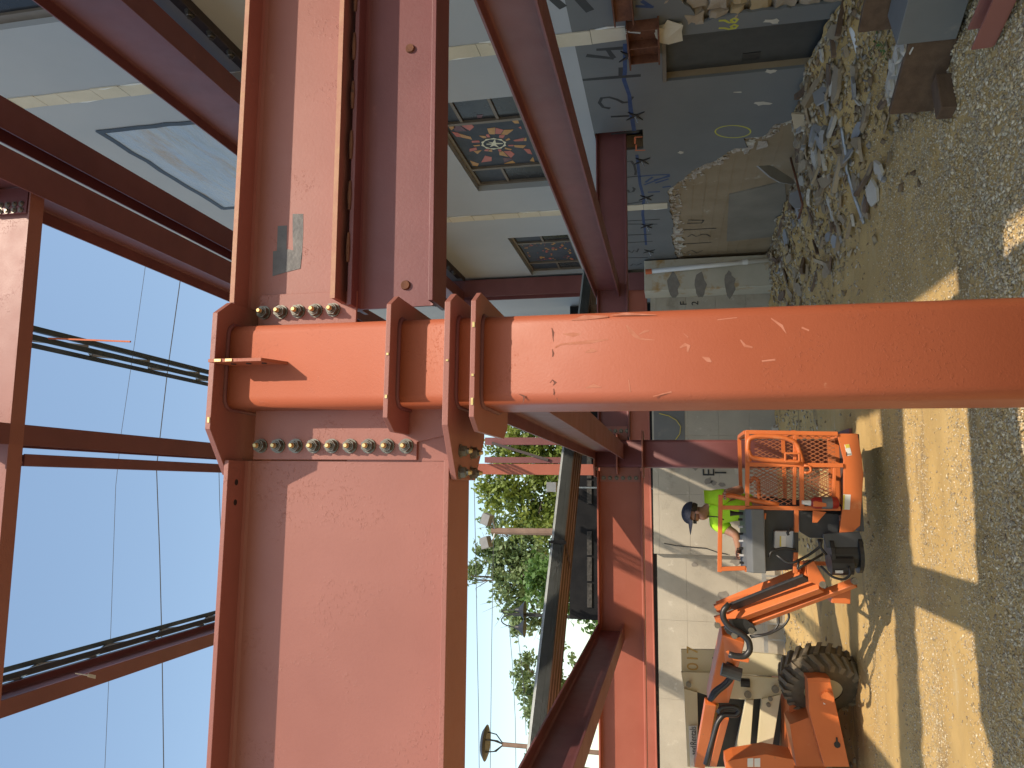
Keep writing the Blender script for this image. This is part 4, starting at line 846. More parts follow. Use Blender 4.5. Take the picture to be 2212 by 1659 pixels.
# ladder on its side at the wall foot
ld = thing('ladder', 'aluminium ladder lying on its side along the foot of the concrete wall', 'ladder', (-3.3, 15.85, 0)); zt = W('y', 15.85, 1655, 1400).z; zb_ = zt-0.38
for z in (zt, zb_): MB().bar((-6.5, 15.85, z), (-1.2, 15.85, z), 0.03, 0.075).build('rail', M['galv'], ld)
for k in range(17): MB().bar((-6.3+k*0.305, 15.85, zb_+.03), (-6.3+k*0.305, 15.85, zt-.03), 0.032, 0.032).build('rung', M['galv'], ld)
for X, Y, s_ in ((1676, 935, .16), (1676, 950, .13), (1690, 925, .1)):
    p = W('y', 15.5, X, Y); tag(lump((p.x, 15.5, 0.08), (s_*1.5, s_, s_), 0.2).build('stone_block', M['debris']), 'pale stone block at the wall foot right of the basket, %s' % {.16: 'largest of three', .13: 'middle of three', .1: 'smallest of three'}[s_], 'stone', 'pale stones at the wall foot')
def cable(name, label, pts, y, r, m, cat='cable'):
    P = [W('y', y, X, Y) for X, Y in pts]; return tag(MB().tube(P, r, 6).build(name, M[m]), label, cat)
zq = zp(2200, 1500, 0.4822)
cable('extension_cord', 'thin yellow cord hanging over the grey patch of the concrete wall', [zq(*p) for p in ((820, 265), (900, 285), (960, 320), (995, 370), (990, 430), (950, 485))], 15.88, 0.008, 'decal_y')
cable('black_cable', 'thin black cable drooping down the concrete wall to the lift controls', [zq(*p) for p in ((860, 1325), (960, 1345), (1080, 1355), (1200, 1365), (1300, 1400), (1380, 1415))], 15.9, 0.010, 'hose')
# upper ground behind the wall
tr = MB().bx(-150, 150, 16.37, 600, 1.9, 2.36).build('terrain', M['soil']); tr['kind'] = 'structure'
lc = thing('parapet', 'grey painted parapet strip along the top of the left concrete wall', 'parapet', (-5, 16.6, 2.3)); MB().bx(-14, -1.30, 16.42, 16.62, 2.3, 2.62).build('strip', M['coat'], lc)
random.seed(17)
for k in range(22): x = random.uniform(-6, -1.5); z = random.uniform(2.47, 2.6); shardmesh((x, 16.417, z), (.035, .02), .004, rotm(0, R(90))).build('leaf_litter', M['wood_pale'], lc)
# black wall beyond
kb = thing('black_wall', 'low black building wall seen under the metal deck bundle', 'wall', (1.5, 18.5, 2.36))
xl = W('y', 18.5, 1290, 1340).x
MB().bx(xl, 4.60, 18.5, 19.0, 2.36, 4.6).build('membrane', M['blackwall'], kb)
zb1, zb2 = W('y', 18.46, 1278, 1150).z, W('y', 18.46, 1268, 1150).z
for k in range(9):
    x = xl+0.3+k*0.62
    if k not in (3,): MB().bx(x, x+0.57, 18.46, 18.4985, zb1, zb2).build('reflection_strip', M['blackband'], kb)  # paler strips paint the reflected light across the wall
# ---- bundle of metal decking resting on the floor beams
a = W('z', 3.42, 1130, 1659); e = W('z', 3.42, 1262, 545); d = (e-a).normalized(); a = a-d*2.5; bk = Vector((-d.y, d.x, 0))
if bk.y < 0: bk = -bk
dk = thing('deck_bundle', 'long strapped bundle of grey corrugated metal deck sheets lying across the beams', 'metal deck', (a+e)/2-Vector((0, 0, 0.33)))
WD = 0.66
def deckprof(z, t=0.0015):
    top = []; n = 4; p = WD/n
    for k in range(n): top += [(k*p, 0.0), (k*p+p*0.30, 0.0), (k*p+p*0.40, 0.036), (k*p+p*0.9, 0.036)]
    top += [(WD, 0.0)]
    return [(s_, h+z) for s_, h in top] + [(s_, h+z-t) for s_, h in reversed(top)]
random.seed(23)
nS = 13
for k in range(nS):
    off = bk*random.uniform(0, .008)+d*random.uniform(-.05, .05); z = 3.385-k*0.0105
    MB().prism([a+off+bk*s_+Vector((0, 0, h-a.z)) for s_, h in deckprof(z)], (e-a)).build('deck_sheet', M['decksheet'] if k < nS-1 else M['deck'], dk)
tS = (W('z', 3.42, 1186, 1163)-a).dot(d)
for tt in (tS, tS-3.4):
    q = a+d*tt; b = MB(); up_ = Vector((0, 0, 1))
    for c0, c1 in ((q+bk*WD+up_*.010, q-bk*.004+up_*.010), (q-bk*.006+up_*.012, q-bk*.006-up_*.178), (q-bk*.004-up_*.176, q+bk*.5-up_*.176)): b.bar(c0, c1, .04 if abs((c1-c0).z) < .1 else .004, .003 if abs((c1-c0).z) < .1 else .04, d if abs((c1-c0).z) >= .1 else (0, 0, 1))
    b.build('strap', M['black'], dk)
for xb_, nm in ((0.46, 'middle'), (2.61, 'right')):
    q = a+d*((xb_-a.x)/d.x)
    tag(MB().bar(Vector((xb_, q.y+.1, 3.16)), Vector((xb_, q.y+.75, 3.16)), 0.12, 0.17).build('packing_timber', M['wood']), 'packing timber on the %s floor beam under the metal deck bundle' % nm, 'timber', 'timbers under the deck bundle')
# ---- trees
def tree(name, label, base, h, trunk_r, blobs, nleaf, leaf, mleaf, seed, bare=0):
    random.seed(seed); r_ = np.random.default_rng(seed); base = Vector(base)
    t = thing(name, label, 'tree', base, 'trees beyond the site')
    b = MB(); top = base+Vector((0, 0, h*0.9)); b.tube([base-Vector((0, 0, .3)), base+Vector((.1, 0, h*.3)), base+Vector((-.1, .1, h*.6)), top], [trunk_r, trunk_r*.8, trunk_r*.5, trunk_r*.12], 8)
    for c, r in blobs:
        c = base+Vector(c); s_ = base+Vector((0, 0, max(h*.2, (c.z-base.z)*random.uniform(.45, .75))))
        m1 = s_.lerp(c, .5)+Vector((0, 0, -.2)); b.tube([s_, m1, c], [trunk_r*.35, trunk_r*.22, trunk_r*.07], 6)
        for k in range(5):
            a = Vector((random.gauss(0, 1), random.gauss(0, 1), random.gauss(0.3, .7))).normalized(); b.tube([m1.lerp(c, .6), c+a*max(r)*.5, c+a*max(r)*(1.15 if bare else .9)+Vector((0, 0, .1))], [trunk_r*.10, trunk_r*.06, trunk_r*.02], 4)
    b.build('trunk', M['bark'], t)
    n = nleaf; P = []
    wts = np.array([r[0]*r[1]*r[2] for c, r in blobs]); wts = wts/wts.sum()
    pick = r_.choice(len(blobs), n, p=wts); C = np.array([c for c, r in blobs])[pick]; RR = np.array([r for c, r in blobs])[pick]
    dirs = r_.normal(size=(n, 3)); dirs /= np.linalg.norm(dirs, axis=1)[:, None]; rad = r_.random(n)**(0.5)
    pos = C+dirs*RR*rad[:, None]
    # clump leaves: pull toward sub-centres
    nc = max(20, n//38); sub = pos[r_.integers(0, n, nc)]; near = r_.integers(0, nc, n)
    pos = sub[near]+r_.normal(size=(n, 3))*np.array([.22, .22, .17])*(max(blobs[0][1])/1.6)
    s_ = leaf*r_.uniform(.6, 1.3, n); u = r_.normal(size=(n, 3)); u /= np.linalg.norm(u, axis=1)[:, None]; w_ = r_.normal(size=(n, 3)); w_ = np.cross(u, w_); w_ /= np.linalg.norm(w_, axis=1)[:, None]
    q = np.stack([pos-u*s_[:, None], pos+w_*s_[:, None]*.55, pos+u*s_[:, None], pos-w_*s_[:, None]*.55], 1).reshape(-1, 3)
    o = npmesh('crown', q, np.arange(4*n).reshape(-1, 4), mleaf); o.parent = t
    return t
tree('maple_tree', 'dense yellow-green maple rising behind the three slim posts', (0.9, 33, 2.3), 8, 0.28, [((-1.6, 0, 6.0), (1.6, 1.6, 1.5)), ((.6, .4, 6.6), (1.8, 1.6, 1.6)), ((-2.6, -.3, 4.6), (1.4, 1.4, 1.3)), ((1.9, 0, 5.0), (1.6, 1.5, 1.6)), ((-.4, .5, 4.2), (2.4, 1.8, 1.5)), ((-1.2, 0, 7.6), (1.0, 1, .8)), ((.2, 0, 2.6), (2.8, 1.8, 1.4))], 19000, 0.125, M['leaf_a'], 41)
tree('green_tree', 'rounded deep green tree behind the floodlight pole', (-4.3, 36, 3.3), 6.6, 0.22, [((0, 0, 4.4), (1.7, 1.6, 1.6)), ((1.2, 0, 3.2), (1.5, 1.4, 1.4)), ((-1.1, 0, 3.0), (1.4, 1.4, 1.4)), ((.2, .2, 2.0), (2.0, 1.6, 1.3)), ((-1.8, .2, 1.6), (1.3, 1.3, 1.2))], 9000, 0.15, M['leaf_c'], 42)
tree('sparse_tree', 'tall sparse grey-green tree with bare upper twigs right of the gooseneck lamp', (-5.4, 44, 2.3), 13, 0.26, [((2.6, 0, 8.0), (1.6, 1.4, 1.4)), ((1.0, 0, 10.4), (1.5, 1.2, 1.2)), ((-1.2, 0, 9.2), (1.6, 1.3, 1.1)), ((3.0, 0, 10.6), (1.2, 1.2, 1.0)), ((-1.9, .3, 7.2), (1.5, 1.2, 1.1)), ((.6, .2, 7.6), (1.9, 1.6, 1.4)), ((-.3, .2, 11.6), (1.0, .8, .8)), ((2.0, 0, 9.3), (1.6, 1.3, 1.2)), ((-2.5, 0, 8.6), (1.1, 1, .9)), ((.4, 0, 9.0), (1.6, 1.3, 1.2))], 8500, 0.16, M['leaf_b'], 43, bare=1)
q = W('y', 48, 1132, 1500); tree('small_tree', 'small distant tree above the left end of the deck bundle', (q.x, 48, 2.3), q.z-1.5, 0.18, [((0, 0, q.z-2.9), (1.5, 1.2, 1.2)), ((1.6, 0, q.z-2.4), (1.0, 1.1, .9)), ((-1.5, 0, q.z-3.3), (1.3, 1.1, 1.0)), ((0.6, 0, q.z-4.6), (2.4, 1.4, 1.2))], 3600, 0.17, M['leaf_b'], 44)
q = W('y', 52, 1145, 1650); tree('small_tree', 'distant treetop at the left edge beside the round-topped lamp', (q.x, 52, 2.3), q.z-1.5, 0.18, [((0, 0, q.z-2.9), (1.5, 1.2, 1.0)), ((1.8, 0, q.z-3.2), (1.2, 1.0, .9)), ((-1.8, 0, q.z-3.0), (1.4, 1.1, .9)), ((.2, 0, q.z-4.6), (2.6, 1.4, 1.2))], 3200, 0.17, M['leaf_b'], 45)
tree('hedge_tree', 'low green shrub glimpsed under the deck bundle left of the black wall', (-6.0, 30, 2.3), 3.0, 0.12, [((0, 0, 2.2), (1.4, 1, .9)), ((1.6, 0, 1.9), (1.2, 1, .9)), ((-1.8, 0, 1.8), (1.3, 1, .8))], 2600, 0.14, M['leaf_c'], 46)
# ---- poles and lamps
p = W('y', 28, 1190, 1147); q = W('y', 28, 1062, 1147)
fp = thing('floodlight_pole', 'brown wooden pole carrying two square floodlights', 'light pole', (p.x, 28, 2.36)); MB().tube([(p.x, 28, 2.36), (q.x, 28, q.z)], [0.16, 0.12], 10).build('pole', M['poletimber'], fp)
for X, Y, s_ in ((1052, 1122, 1), (1050, 1172, -1)):
    c = W('y', 27.9, X, Y); MB().tube([(q.x, 27.95, q.z-.15), (q.x+s_*.25, 27.93, q.z-.1), (c.x, 27.9, c.z-.2)], 0.03, 6).build('arm', M['galv'], fp)
    MB().box(c, (0.42, 0.3, 0.34), rotm(0, R(-20), R(18*s_))).build('floodlight', M['lampgrey'], fp)
c = W('y', 27, 1122, 1345); gl = thing('gooseneck_lamp', 'black twin gooseneck street lamp above the deck bundle', 'street lamp', (c.x+.2, 27, 2.36))
MB().tube([(c.x+.28, 27, 2.36), (c.x+.28, 27, c.z+.25)], 0.06, 8).build('post', M['black'], gl)
for s_, dz in ((-1, .0), (.35, .0)):
    hx = c.x+.28+s_*.45
    MB().tube([(c.x+.28, 27, c.z+.05)] + [(c.x+.28+s_*.225*(1-math.cos(R(t))), 27, c.z+.12+.55*math.sin(R(t))) for t in range(0, 181, 20)], 0.022, 6).build('arm', M['black'], gl)
    MB().tube([(hx, 27, c.z+.16), (hx, 27, c.z+.02), (hx, 27, c.z-.20)], [.06, .10, .34], 14).build('shade', M['black'], gl)
c = W('y', 25, 1052, 1605); rl = thing('round_lamp', 'street lamp with a shallow round hood on curved struts at the left edge', 'street lamp', (c.x, 25, 2.36)); z1 = W('y', 25, 1085, 1605).z
MB().tube([(c.x, 25, 2.36), (c.x, 25, z1)], .075, 10).build('post', M['poletimber'], rl)
for k in range(5):
    a_ = k*2*math.pi/5+.3; MB().tube([(c.x, 25, z1-.05), (c.x+.28*math.cos(a_), 25+.28*math.sin(a_), z1+.22), (c.x+.33*math.cos(a_), 25+.33*math.sin(a_), c.z)], .02, 5).build('strut', M['black'], rl)
MB().tube([(c.x, 25, c.z-.03), (c.x, 25, c.z+.03), (c.x, 25, c.z+.14), (c.x, 25, c.z+.2)], [.40, .56, .40, .08], 20).build('hood', M['black'], rl)
# security lights on the far edge of the deck
for X, Y, nm in ((1192, 1052, 'white box-shaped wall light behind the deck bundle before the maple'), ):
    c = W('y', 17, X, Y); t = thing('box_light', nm, 'light', (c.x, 17, 2.36)); MB().box(c, (.22, .2, .22)).build('housing', M['decal'], t); MB().cyl((c.x, 17, 2.36), (c.x, 17, c.z-.1), .02, n=6).build('stem', M['galv'], t)
# ---- overhead wires
def wire(label, pts, y, r): cable('overhead_wire', label, pts, y, r, 'wire', 'wire').__setitem__('group', 'overhead wires')
wire('heavier dark overhead wire crossing the middle of the sky', [(430, 300), (388, 615), (362, 800), (345, 950), (338, 1010), (345, 1200), (350, 1400), (355, 1760)], 40, .028)
wire('thin overhead wire crossing the upper sky', [(350, 300), (312, 590), (288, 760), (262, 935), (250, 1050), (238, 1400), (222, 1760)], 40, .014)
wire('short overhead wire seen just above the girder', [(468, 900), (473, 1020), (475, 1100), (490, 1500)], 40, .018)
zw = zp(1800, 1900, .6632)
wire('upper of the paired wires above the trees', [zw(*p) for p in ((95, -200), (103, 100), (112, 500), (118, 900), (128, 1400), (133, 1900))], 38, .016)
wire('lower of the paired wires above the trees', [zw(*p) for p in ((235, -200), (222, 100), (213, 500), (206, 900), (200, 1400), (194, 1900))], 38, .016)
wire('lowest slanting wire right of the round-topped lamp', [zw(*p) for p in ((310, 860), (330, 1100), (345, 1400), (352, 1900))], 38, .014)
wire('slanting wire running down behind the distant small tree', [zw(*p) for p in ((355, 870), (380, 1060), (398, 1240), (410, 1500))], 38, .014)
# ================================================================== BOOM LIFT
L4 = zp(2700, 1500, 0.4822); L5 = zp(2600, 2200, 0.4822)
def Q4(a, b, y=7.9): return W('y', y, *L4(a, b))
def Q5(a, b, y): return W('y', y, *L5(a, b))
p = Q4(1440, 900); lift = thing('boom_lift', 'orange and cream articulated boom lift with mesh-sided basket', 'boom lift', (-1.9, 9.3, 0))
YF, YR = 7.9, 8.68
def arc(pts, n=4):
    """round the corners of a polyline"""
    pts = [Vector(p) for p in pts]; out = [pts[0]]
    for i in range(1, len(pts)-1):
        a, b, c = pts[i-1], pts[i], pts[i+1]; r = min((a-b).length, (c-b).length)*0.4
        p0 = b+(a-b).normalized()*r; p1 = b+(c-b).normalized()*r
        for k in range(n+1): t = k/n; out.append(p0*(1-t)**2+b*2*t*(1-t)+p1*t*t)
    out.append(pts[-1]); return out
def sq(name, pts, w, m='lift', par=lift): # square-tube members, one object for one bent member
    b = MB()
    for i in range(len(pts)-1): b.bar(pts[i], pts[i+1], w, w)
    return b.build(name, M[m], par, bevel=0.004)
def rd(name, pts, r, m='lift', par=lift, n=8): return MB().tube(arc(pts), r, n).build(name, M[m], par, smooth=True)
def poly(name, pts, y, th, m, par=lift, fn=None, bevel=0.004):
    f = fn or Q5; return MB().prism([f(a, b, y) for a, b in pts], (0, th, 0)).build(name, M[m], par, bevel=bevel)
# --- platform
fl0, fl1 = Q4(1400, 432), Q4(1400, 1230)
bk_ = poly('basket', [(1236, 430), (1290, 640), (1290, 930), (1258, 1230), (1262, 1275), (1330, 1270), (1425, 1180), (1452, 760), (1440, 640), (1405, 430)], YF, 0.03, 'lift', fn=Q4)
MB().bx(fl1.x, fl0.x, YF+0.032, YR, 0.27, 0.31).build('basket_floor', M['darkgrey'], bk_)
MB().bx(fl1.x, fl0.x, YR-.02, YR, 0.312, 0.43).build('kick_plate', M['lift'], bk_); MB().bx(fl0.x-.02, fl0.x, YF+.032, YR-.022, 0.27, 0.43).build('kick_plate', M['lift'], bk_)
t = 0.042
S = lambda nm, *ab, y=YF, w=t, m='lift': sq(nm, [Q4(a, b, y) for a, b in ab], w, m, bk_)
S('post', (490, 418), (1240, 432)); S('post', (500, 682), (1285, 690)); S('post', (276, 1033), (1262, 1042)); S('post', (285, 1535), (490, 1528)); S('post', (480, 1540), (640, 1545))
S('top_rail', (502, 405), (502, 1030)); S('top_rail', (284, 930), (276, 1560)); S('mid_rail', (893, 440), (885, 1010), w=.034); S('mid_rail', (945, 690), (948, 1040)); S('mid_rail', (903, 1055), (903, 1235)); S('mid_rail', (898, 1400), (895, 1570)); S('mid_rail', (650, 1080), (645, 1130), w=.02); S('low_rail', (1215, 700), (1205, 1040), w=.03)
rd('gate_loop', [Q4(*p, YF-.03) for p in ((520, 660), (505, 560), (512, 470), (600, 448), (800, 462), (900, 500), (935, 600), (952, 668))], .024, par=bk_); rd('gate_loop', [Q4(*p, YF-.03) for p in ((505, 560), (530, 625), (640, 645), (810, 655), (952, 668))], .024, par=bk_)
rd('grab_rail', [Q4(*p, YF+.3) for p in ((520, 830), (560, 788), (590, 810), (602, 980))], .02, par=bk_); rd('brace', [Q4(*p) for p in ((300, 935), (380, 935), (480, 960), (620, 990), (760, 1010))], .024, par=bk_)
S('latch', (812, 590), (812, 655), (925, 660), (925, 592), (812, 590), y=YF-.05, w=.02); rd('hook', [Q4(*p, YF-.04) for p in ((965, 690), (1015, 695), (1025, 735), (1000, 752), (968, 748))], .012, par=bk_)
for x in (Q4(490, 418).x, Q4(500, 1040).x, Q4(500, 1530).x):
    b = MB(); b.bar((x, YR, .31), (x, YR, Q4(500, 700).z), t, t); b.build('post', M['lift'], bk_)
zt_ = Q4(500, 700).z; zm = Q4(895, 700).z
for z in (zt_, zm): MB().bar((Q4(490, 418).x, YR, z), (Q4(500, 1530).x, YR, z), t*.9, t*.9).build('rear_rail', M['lift'], bk_)
for x in (Q4(490, 418).x, Q4(500, 1530).x):
    for z in (zt_, zm): MB().bar((x, YF+.03, z), (x, YR-.03, z), t*.9, t*.9).build('side_rail', M['lift'], bk_)
def meshpanel(a0, b0, a1, b1, y, par=bk_):
    p, q = Q4(a0, b0, y), Q4(a1, b1, y); x0, x1 = sorted((p.x, q.x)); z0, z1 = sorted((p.z, q.z)); b = MB(); s_ = 0.04; h = z1-z0; sl = 1.9
    n = int((x1-x0+h/sl)/s_)+1
    for k in range(n):
        for sg in (1, -1):
            xa = x0+k*s_-h/sl if sg > 0 else x0+k*s_; xb = xa+sg*h/sl; za, zb = z0, z1
            lo, hi = (xa, xb) if xa < xb else (xb, xa)
            def clip(xv): return za+(zb-za)*(xv-xa)/(xb-xa)
            cx0, cx1 = max(lo, x0), min(hi, x1)
            if cx1-cx0 < .004: continue
            b.bar((cx0, y+.002*sg, clip(cx0)), (cx1, y+.002*sg, clip(cx1)), .005, .007)
    o = b.build('mesh_panel', M['lift'] if 'lift_mesh' not in M else M['lift_mesh'], par); o['kind'] = 'stuff'; return o
M['lift_mesh'] = mat('dusty_orange_mesh', (0.38, 0.12, 0.04), (0.30, 0.11, 0.05), 6, 0.6)
meshpanel(520, 700, 885, 1010, YF+.015); meshpanel(955, 700, 1200, 1035, YF+.015); meshpanel(920, 440, 1225, 670, YF+.015); meshpanel(560, 470, 880, 640, YR); meshpanel(560, 700, 1200, 1030, YR+.02); meshpanel(660, 1450, 1050, 1560, YR)
# --- controls
zc0, zc1 = Q4(638, 1300).z, Q4(490, 1300).z; xa, xb = Q4(560, 1560).x, Q4(560, 1045).x
cn = MB().prism([(xa, YF-.10, zc0), (xa, YF+.20, zc0), (xa, YF+.20, zc1+.04), (xa, YF-.04, zc1), (xa, YF-.10, zc1-.05)], (xb-xa, 0, 0)).build('control_console', M['midgrey'], lift, bevel=.008)
for k in range(7): x = xa+.08+k*(xb-xa-.12)/7; MB().cyl((x, YF+.08, zc1+.012), (x, YF+.08, zc1+.06), .012, n=8).build('switch', M['boxgrey' if k % 2 else 'black'], cn)
MB().tube([(xb-.05, YF+.05, zc1), (xb-.05, YF+.05, zc1+.1), (xb-.05, YF+.05, zc1+.14)], [.014, .02, .03], 8).build('joystick', M['black'], cn)
poly('console_panel', [(645, 1048), (890, 1048), (890, 1540), (650, 1555)], YF+.16, .03, 'darkgrey', fn=Q4); poly('lower_panel', [(925, 1060), (1250, 1090), (1262, 1290), (1010, 1280), (930, 1230)], YF+.2, .04, 'darkgrey', fn=Q4)
jb = poly('junction_box', [(725, 1225), (885, 1225), (880, 1366), (722, 1366)], YF+.03, .10, 'boxgrey', fn=Q4, bevel=.012)
poly('warning_decal', [(770, 1265), (818, 1267), (816, 1355), (768, 1353)], YF+.027, .002, 'decal', jb, fn=Q4, bevel=0); poly('warning_decal', [(768, 1266), (780, 1266), (779, 1354), (766, 1353)], YF+.0255, .001, 'decal_y', jb, fn=Q4, bevel=0)
poly('bracket', [(1038, 1058), (1150, 1070), (1075, 1158), (1036, 1158)], YF-.01, .02, 'lift', fn=Q4)
S('mid_rail', (900, 1238), (900, 1398), m='black')
e = Q4(1250, 995, YF-.08); e2 = Q4(1020, 995, YF-.08)
fx = MB().tube([e, e.lerp(e2, .06), e.lerp(e2, .85), e.lerp(e2, .97), e2], [.035, .058, .058, .04, .022], 14).build('fire_extinguisher', M['ext'], lift, smooth=True)
MB().cyl(e2, Q4(950, 990, YF-.08), .03, .02, 10).build('valve', M['decal'], fx); poly('holder', [(1040, 985), (1060, 980), (1150, 1000), (1150, 1028), (1042, 1028)], YF-.145, .01, 'lift', fx, fn=Q4); MB().tube([e.lerp(e2, .25), e.lerp(e2, .62)], .0595, 14).build('label', M['midgrey'], fx)
for pts, m in (([(1295, 520), (1335, 515), (1358, 605), (1318, 612)], 'decal'), ([(1288, 925), (1348, 928), (1340, 1052), (1282, 1050)], 'decal')):
    d_ = poly('decal', pts, YF-.003, .002, m, bk_, fn=Q4, bevel=0)
poly('decal_stripe', [(1300, 520), (1335, 516), (1341, 545), (1307, 549)], YF-.0045, .001, 'decal_y', bk_, fn=Q4, bevel=0); poly('decal_stripe', [(1286, 930), (1300, 930), (1296, 1050), (1283, 1049)], YF-.0045, .001, 'decal_y', bk_, fn=Q4, bevel=0)
text('decal_print', 'T', Q4(1335, 597, YF-.0055), (1, 0, 0), (0, 0, 1), .07, M['spray'], bk_, .0005)
# --- rotator under the basket and jib
rc = Q4(1160, 1400, 8.0); rc2 = Q4(1420, 1400, 8.0)
rot_ = MB().tube([rc2, rc2.lerp(rc, .12), rc2.lerp(rc, .15), rc2.lerp(rc, .85), rc2.lerp(rc, .88), rc], [.20, .20, .155, .155, .19, .19], 20).build('rotator', M['black'], lift)
poly('rotator_bracket', [(1120, 1250), (1170, 1245), (1420, 1230), (1455, 1330), (1380, 1390), (1150, 1360)], 7.86, .05, 'darkgrey', fn=Q4); poly('decal', [(1222, 1548), (1285, 1548), (1286, 1570), (1222, 1572)], 7.80, .004, 'decal', fn=Q4, bevel=0)
MB().cyl(Q4(1180, 1500, 7.9), Q4(1360, 1500, 7.9), .10, n=14).build('hydraulic_motor', M['hose'], lift)
def bar5(name, a, ya, b, yb, w, h, m, par=lift): return MB().bar(Q5(*a, ya), Q5(*b, yb), w, h).build(name, M[m], par, bevel=.006)
jib = bar5('jib_arm', (470, 400), 8.62, (1245, 85), 7.92, .12, .065, 'lift')
bar5('jib_cover', (575, 395), 8.36, (1195, 150), 7.80, .03, .12, 'black', jib); bar5('jib_arm', (560, 492), 8.5, (1310, 215), 7.9, .12, .085, 'lift'); bar5('jib_link', (700, 532), 8.5, (1590, 195), 7.82, .08, .06, 'lift')
poly('jib_end_plate', [(1190, 35), (1255, 20), (1350, 185), (1325, 232), (1212, 182)], 7.80, .20, 'lift'); poly('jib_end_box', [(1405, 255), (1555, 225), (1552, 370), (1400, 362)], 7.98, .22, 'lift')
for a, b, y in ((1328, 212, 7.785), (1590, 185, 7.77), (468, 545, 8.36), (700, 545, 8.44), (745, 590, 8.33), (605, 630, 8.33)):
    c = Q5(a, b, y); MB().cyl(c, c+Vector((0, .05, 0)), .032, n=14).build('pivot_pin', M['steel'], lift)
kn = poly('knuckle', [(520, 570), (560, 500), (680, 480), (765, 540), (790, 590), (740, 610), (620, 650), (545, 610)], 8.36, .26, 'black'); poly('clevis', [(440, 395), (480, 380), (590, 350), (590, 400), (470, 425)], 8.40, .2, 'lift'); poly('clevis', [(445, 495), (500, 480), (570, 510), (560, 545), (470, 556)], 8.36, .22, 'lift')
# --- main boom going back to the base
boom = MB(); A0, A1 = Q5(505, 625, 8.55), Q5(690, 690, 8.55); B0, B1 = Q5(385, 1180, 9.5), Q5(560, 1180, 9.5); th = Vector((.12, .20, 0))
boom.add([A0, A1, B1, B0, A0+th, A1+th, B1+th, B0+th], [(0, 1, 2, 3), (7, 6, 5, 4), (0, 4, 5, 1), (1, 5, 6, 2), (2, 6, 7, 3), (3, 7, 4, 0)]); boom.build('boom', M['lift'], lift, bevel=.012)
bar5('boom_rail', (410, 1165), 9.5, (318, 1680), 10.3, .10, .13, 'lift'); bar5('boom_rail', (530, 1290), 9.55, (430, 1680), 10.3, .06, .085, 'lift'); bar5('boom_rail', (445, 1180), 9.62, (360, 1680), 10.4, .05, .09, 'lift_yellow'); bar5('hose_track', (490, 1290), 9.6, (385, 1680), 10.35, .05, .07, 'hose')
poly('hose_guide', [(535, 760), (600, 830), (720, 850), (730, 820), (600, 800), (560, 750)], 8.5, .03, 'lift')
for k, (pts, r, y) in enumerate(([[(565, 370), (515, 420), (510, 480), (560, 560), (660, 610), (725, 670), (735, 750), (690, 800), (610, 795), (560, 780)], .032, 8.25], [[(540, 850), (590, 880), (580, 960), (520, 1030), (440, 1080), (405, 1160)], .03, 8.9], [[(580, 870), (610, 940), (560, 1020), (470, 1090), (420, 1150)], .022, 8.85], [[(470, 1260), (500, 1215), (600, 1205), (660, 1235), (620, 1280), (520, 1270), (470, 1330), (420, 1500), (370, 1680)], .03, 9.4], [[(730, 630), (850, 620), (935, 585), (972, 520), (960, 455)], .012, 8.3], [[(740, 642), (900, 612), (1010, 550), (1055, 480), (1040, 420), (1000, 370)], .012, 8.25], [[(1310, 60), (1400, 150), (1500, 175), (1555, 130), (1540, 60)], .012, 7.75], [[(1130, 20), (1120, 90), (1160, 60), (1330, -40)], .012, 7.8])):
    rd('hose', [Q5(a, b, y) for a, b in pts], r, 'hose', lift)
for k, pts in enumerate(([(680, 1440), (700, 1390), (800, 1360), (900, 1380)], [(740, 1420), (850, 1500), (1010, 1420), (1100, 1350), (1110, 1290)], [(1085, 1290), (1100, 1360), (1150, 1420)], [(860, 1200), (830, 1240), (840, 1260)])): rd('hose', [Q4(a, b, 7.84) for a, b in pts], .013, 'hose', lift)
MB().cyl(Q5(500, 900, 8.6), Q5(660, 950, 8.6), .07, n=12).build('valve_block', M['hose'], lift)
# --- cream turntable structure
tt = poly('turntable_plate', [(170, 742), (490, 744), (995, 787), (1008, 965), (480, 932), (173, 922)], 10.55, .06, 'lift_cream')
poly('turntable_plate', [(170, 926), (450, 932), (670, 952), (1040, 985), (1045, 1050), (985, 1105), (830, 1142), (700, 1152), (430, 1132), (190, 1052)], 10.45, .06, 'lift_cream')
for pts, y in (([(192, 1060), (302, 1092), (316, 1700), (222, 1700)], 10.40), ([(700, 1156), (762, 1148), (732, 1580), (605, 1600)], 10.42), ([(830, 1146), (985, 1109), (905, 1600), (790, 1565)], 10.40)): arm_ = poly('riser_arm', pts, y, .12, 'lift_cream')
poly('dark_backing', [(300, 1090), (1000, 1120), (960, 1700), (300, 1700)], 10.75, .4, 'hose')  # plain black block filling the space behind the riser arms
for a, b, r in ((232, 1030, .035), (715, 1112, .045), (940, 1070, .045), (900, 1146, .028), (885, 1195, .028), (432, 812, .012), (436, 892, .012)):
    c = Q5(a, b, 10.53 if b < 900 else 10.38); MB().cyl(c, c+Vector((0, .03, 0)), r, n=14).build('pin', M['steel'], lift)
b = MB(); c0, c1 = Q5(655, 1010, 10.445), Q5(730, 1015, 10.445); b.tube([c0, c1], .055, 12); b.build('slot', M['black'], lift)
text('stencil_number', '2017', Q5(268, 848, 10.545), (1, 0, 0), (0, 0, 1), .21, M['lift_yellow'], tt, .001)
sg = poly('rental_sign', [(232, 1366), (300, 1362), (312, 1700), (246, 1700)], 10.36, .012, 'decal'); p0_ = Q5(268, 1500, 10.355); p1_ = Q5(264, 1380, 10.355)
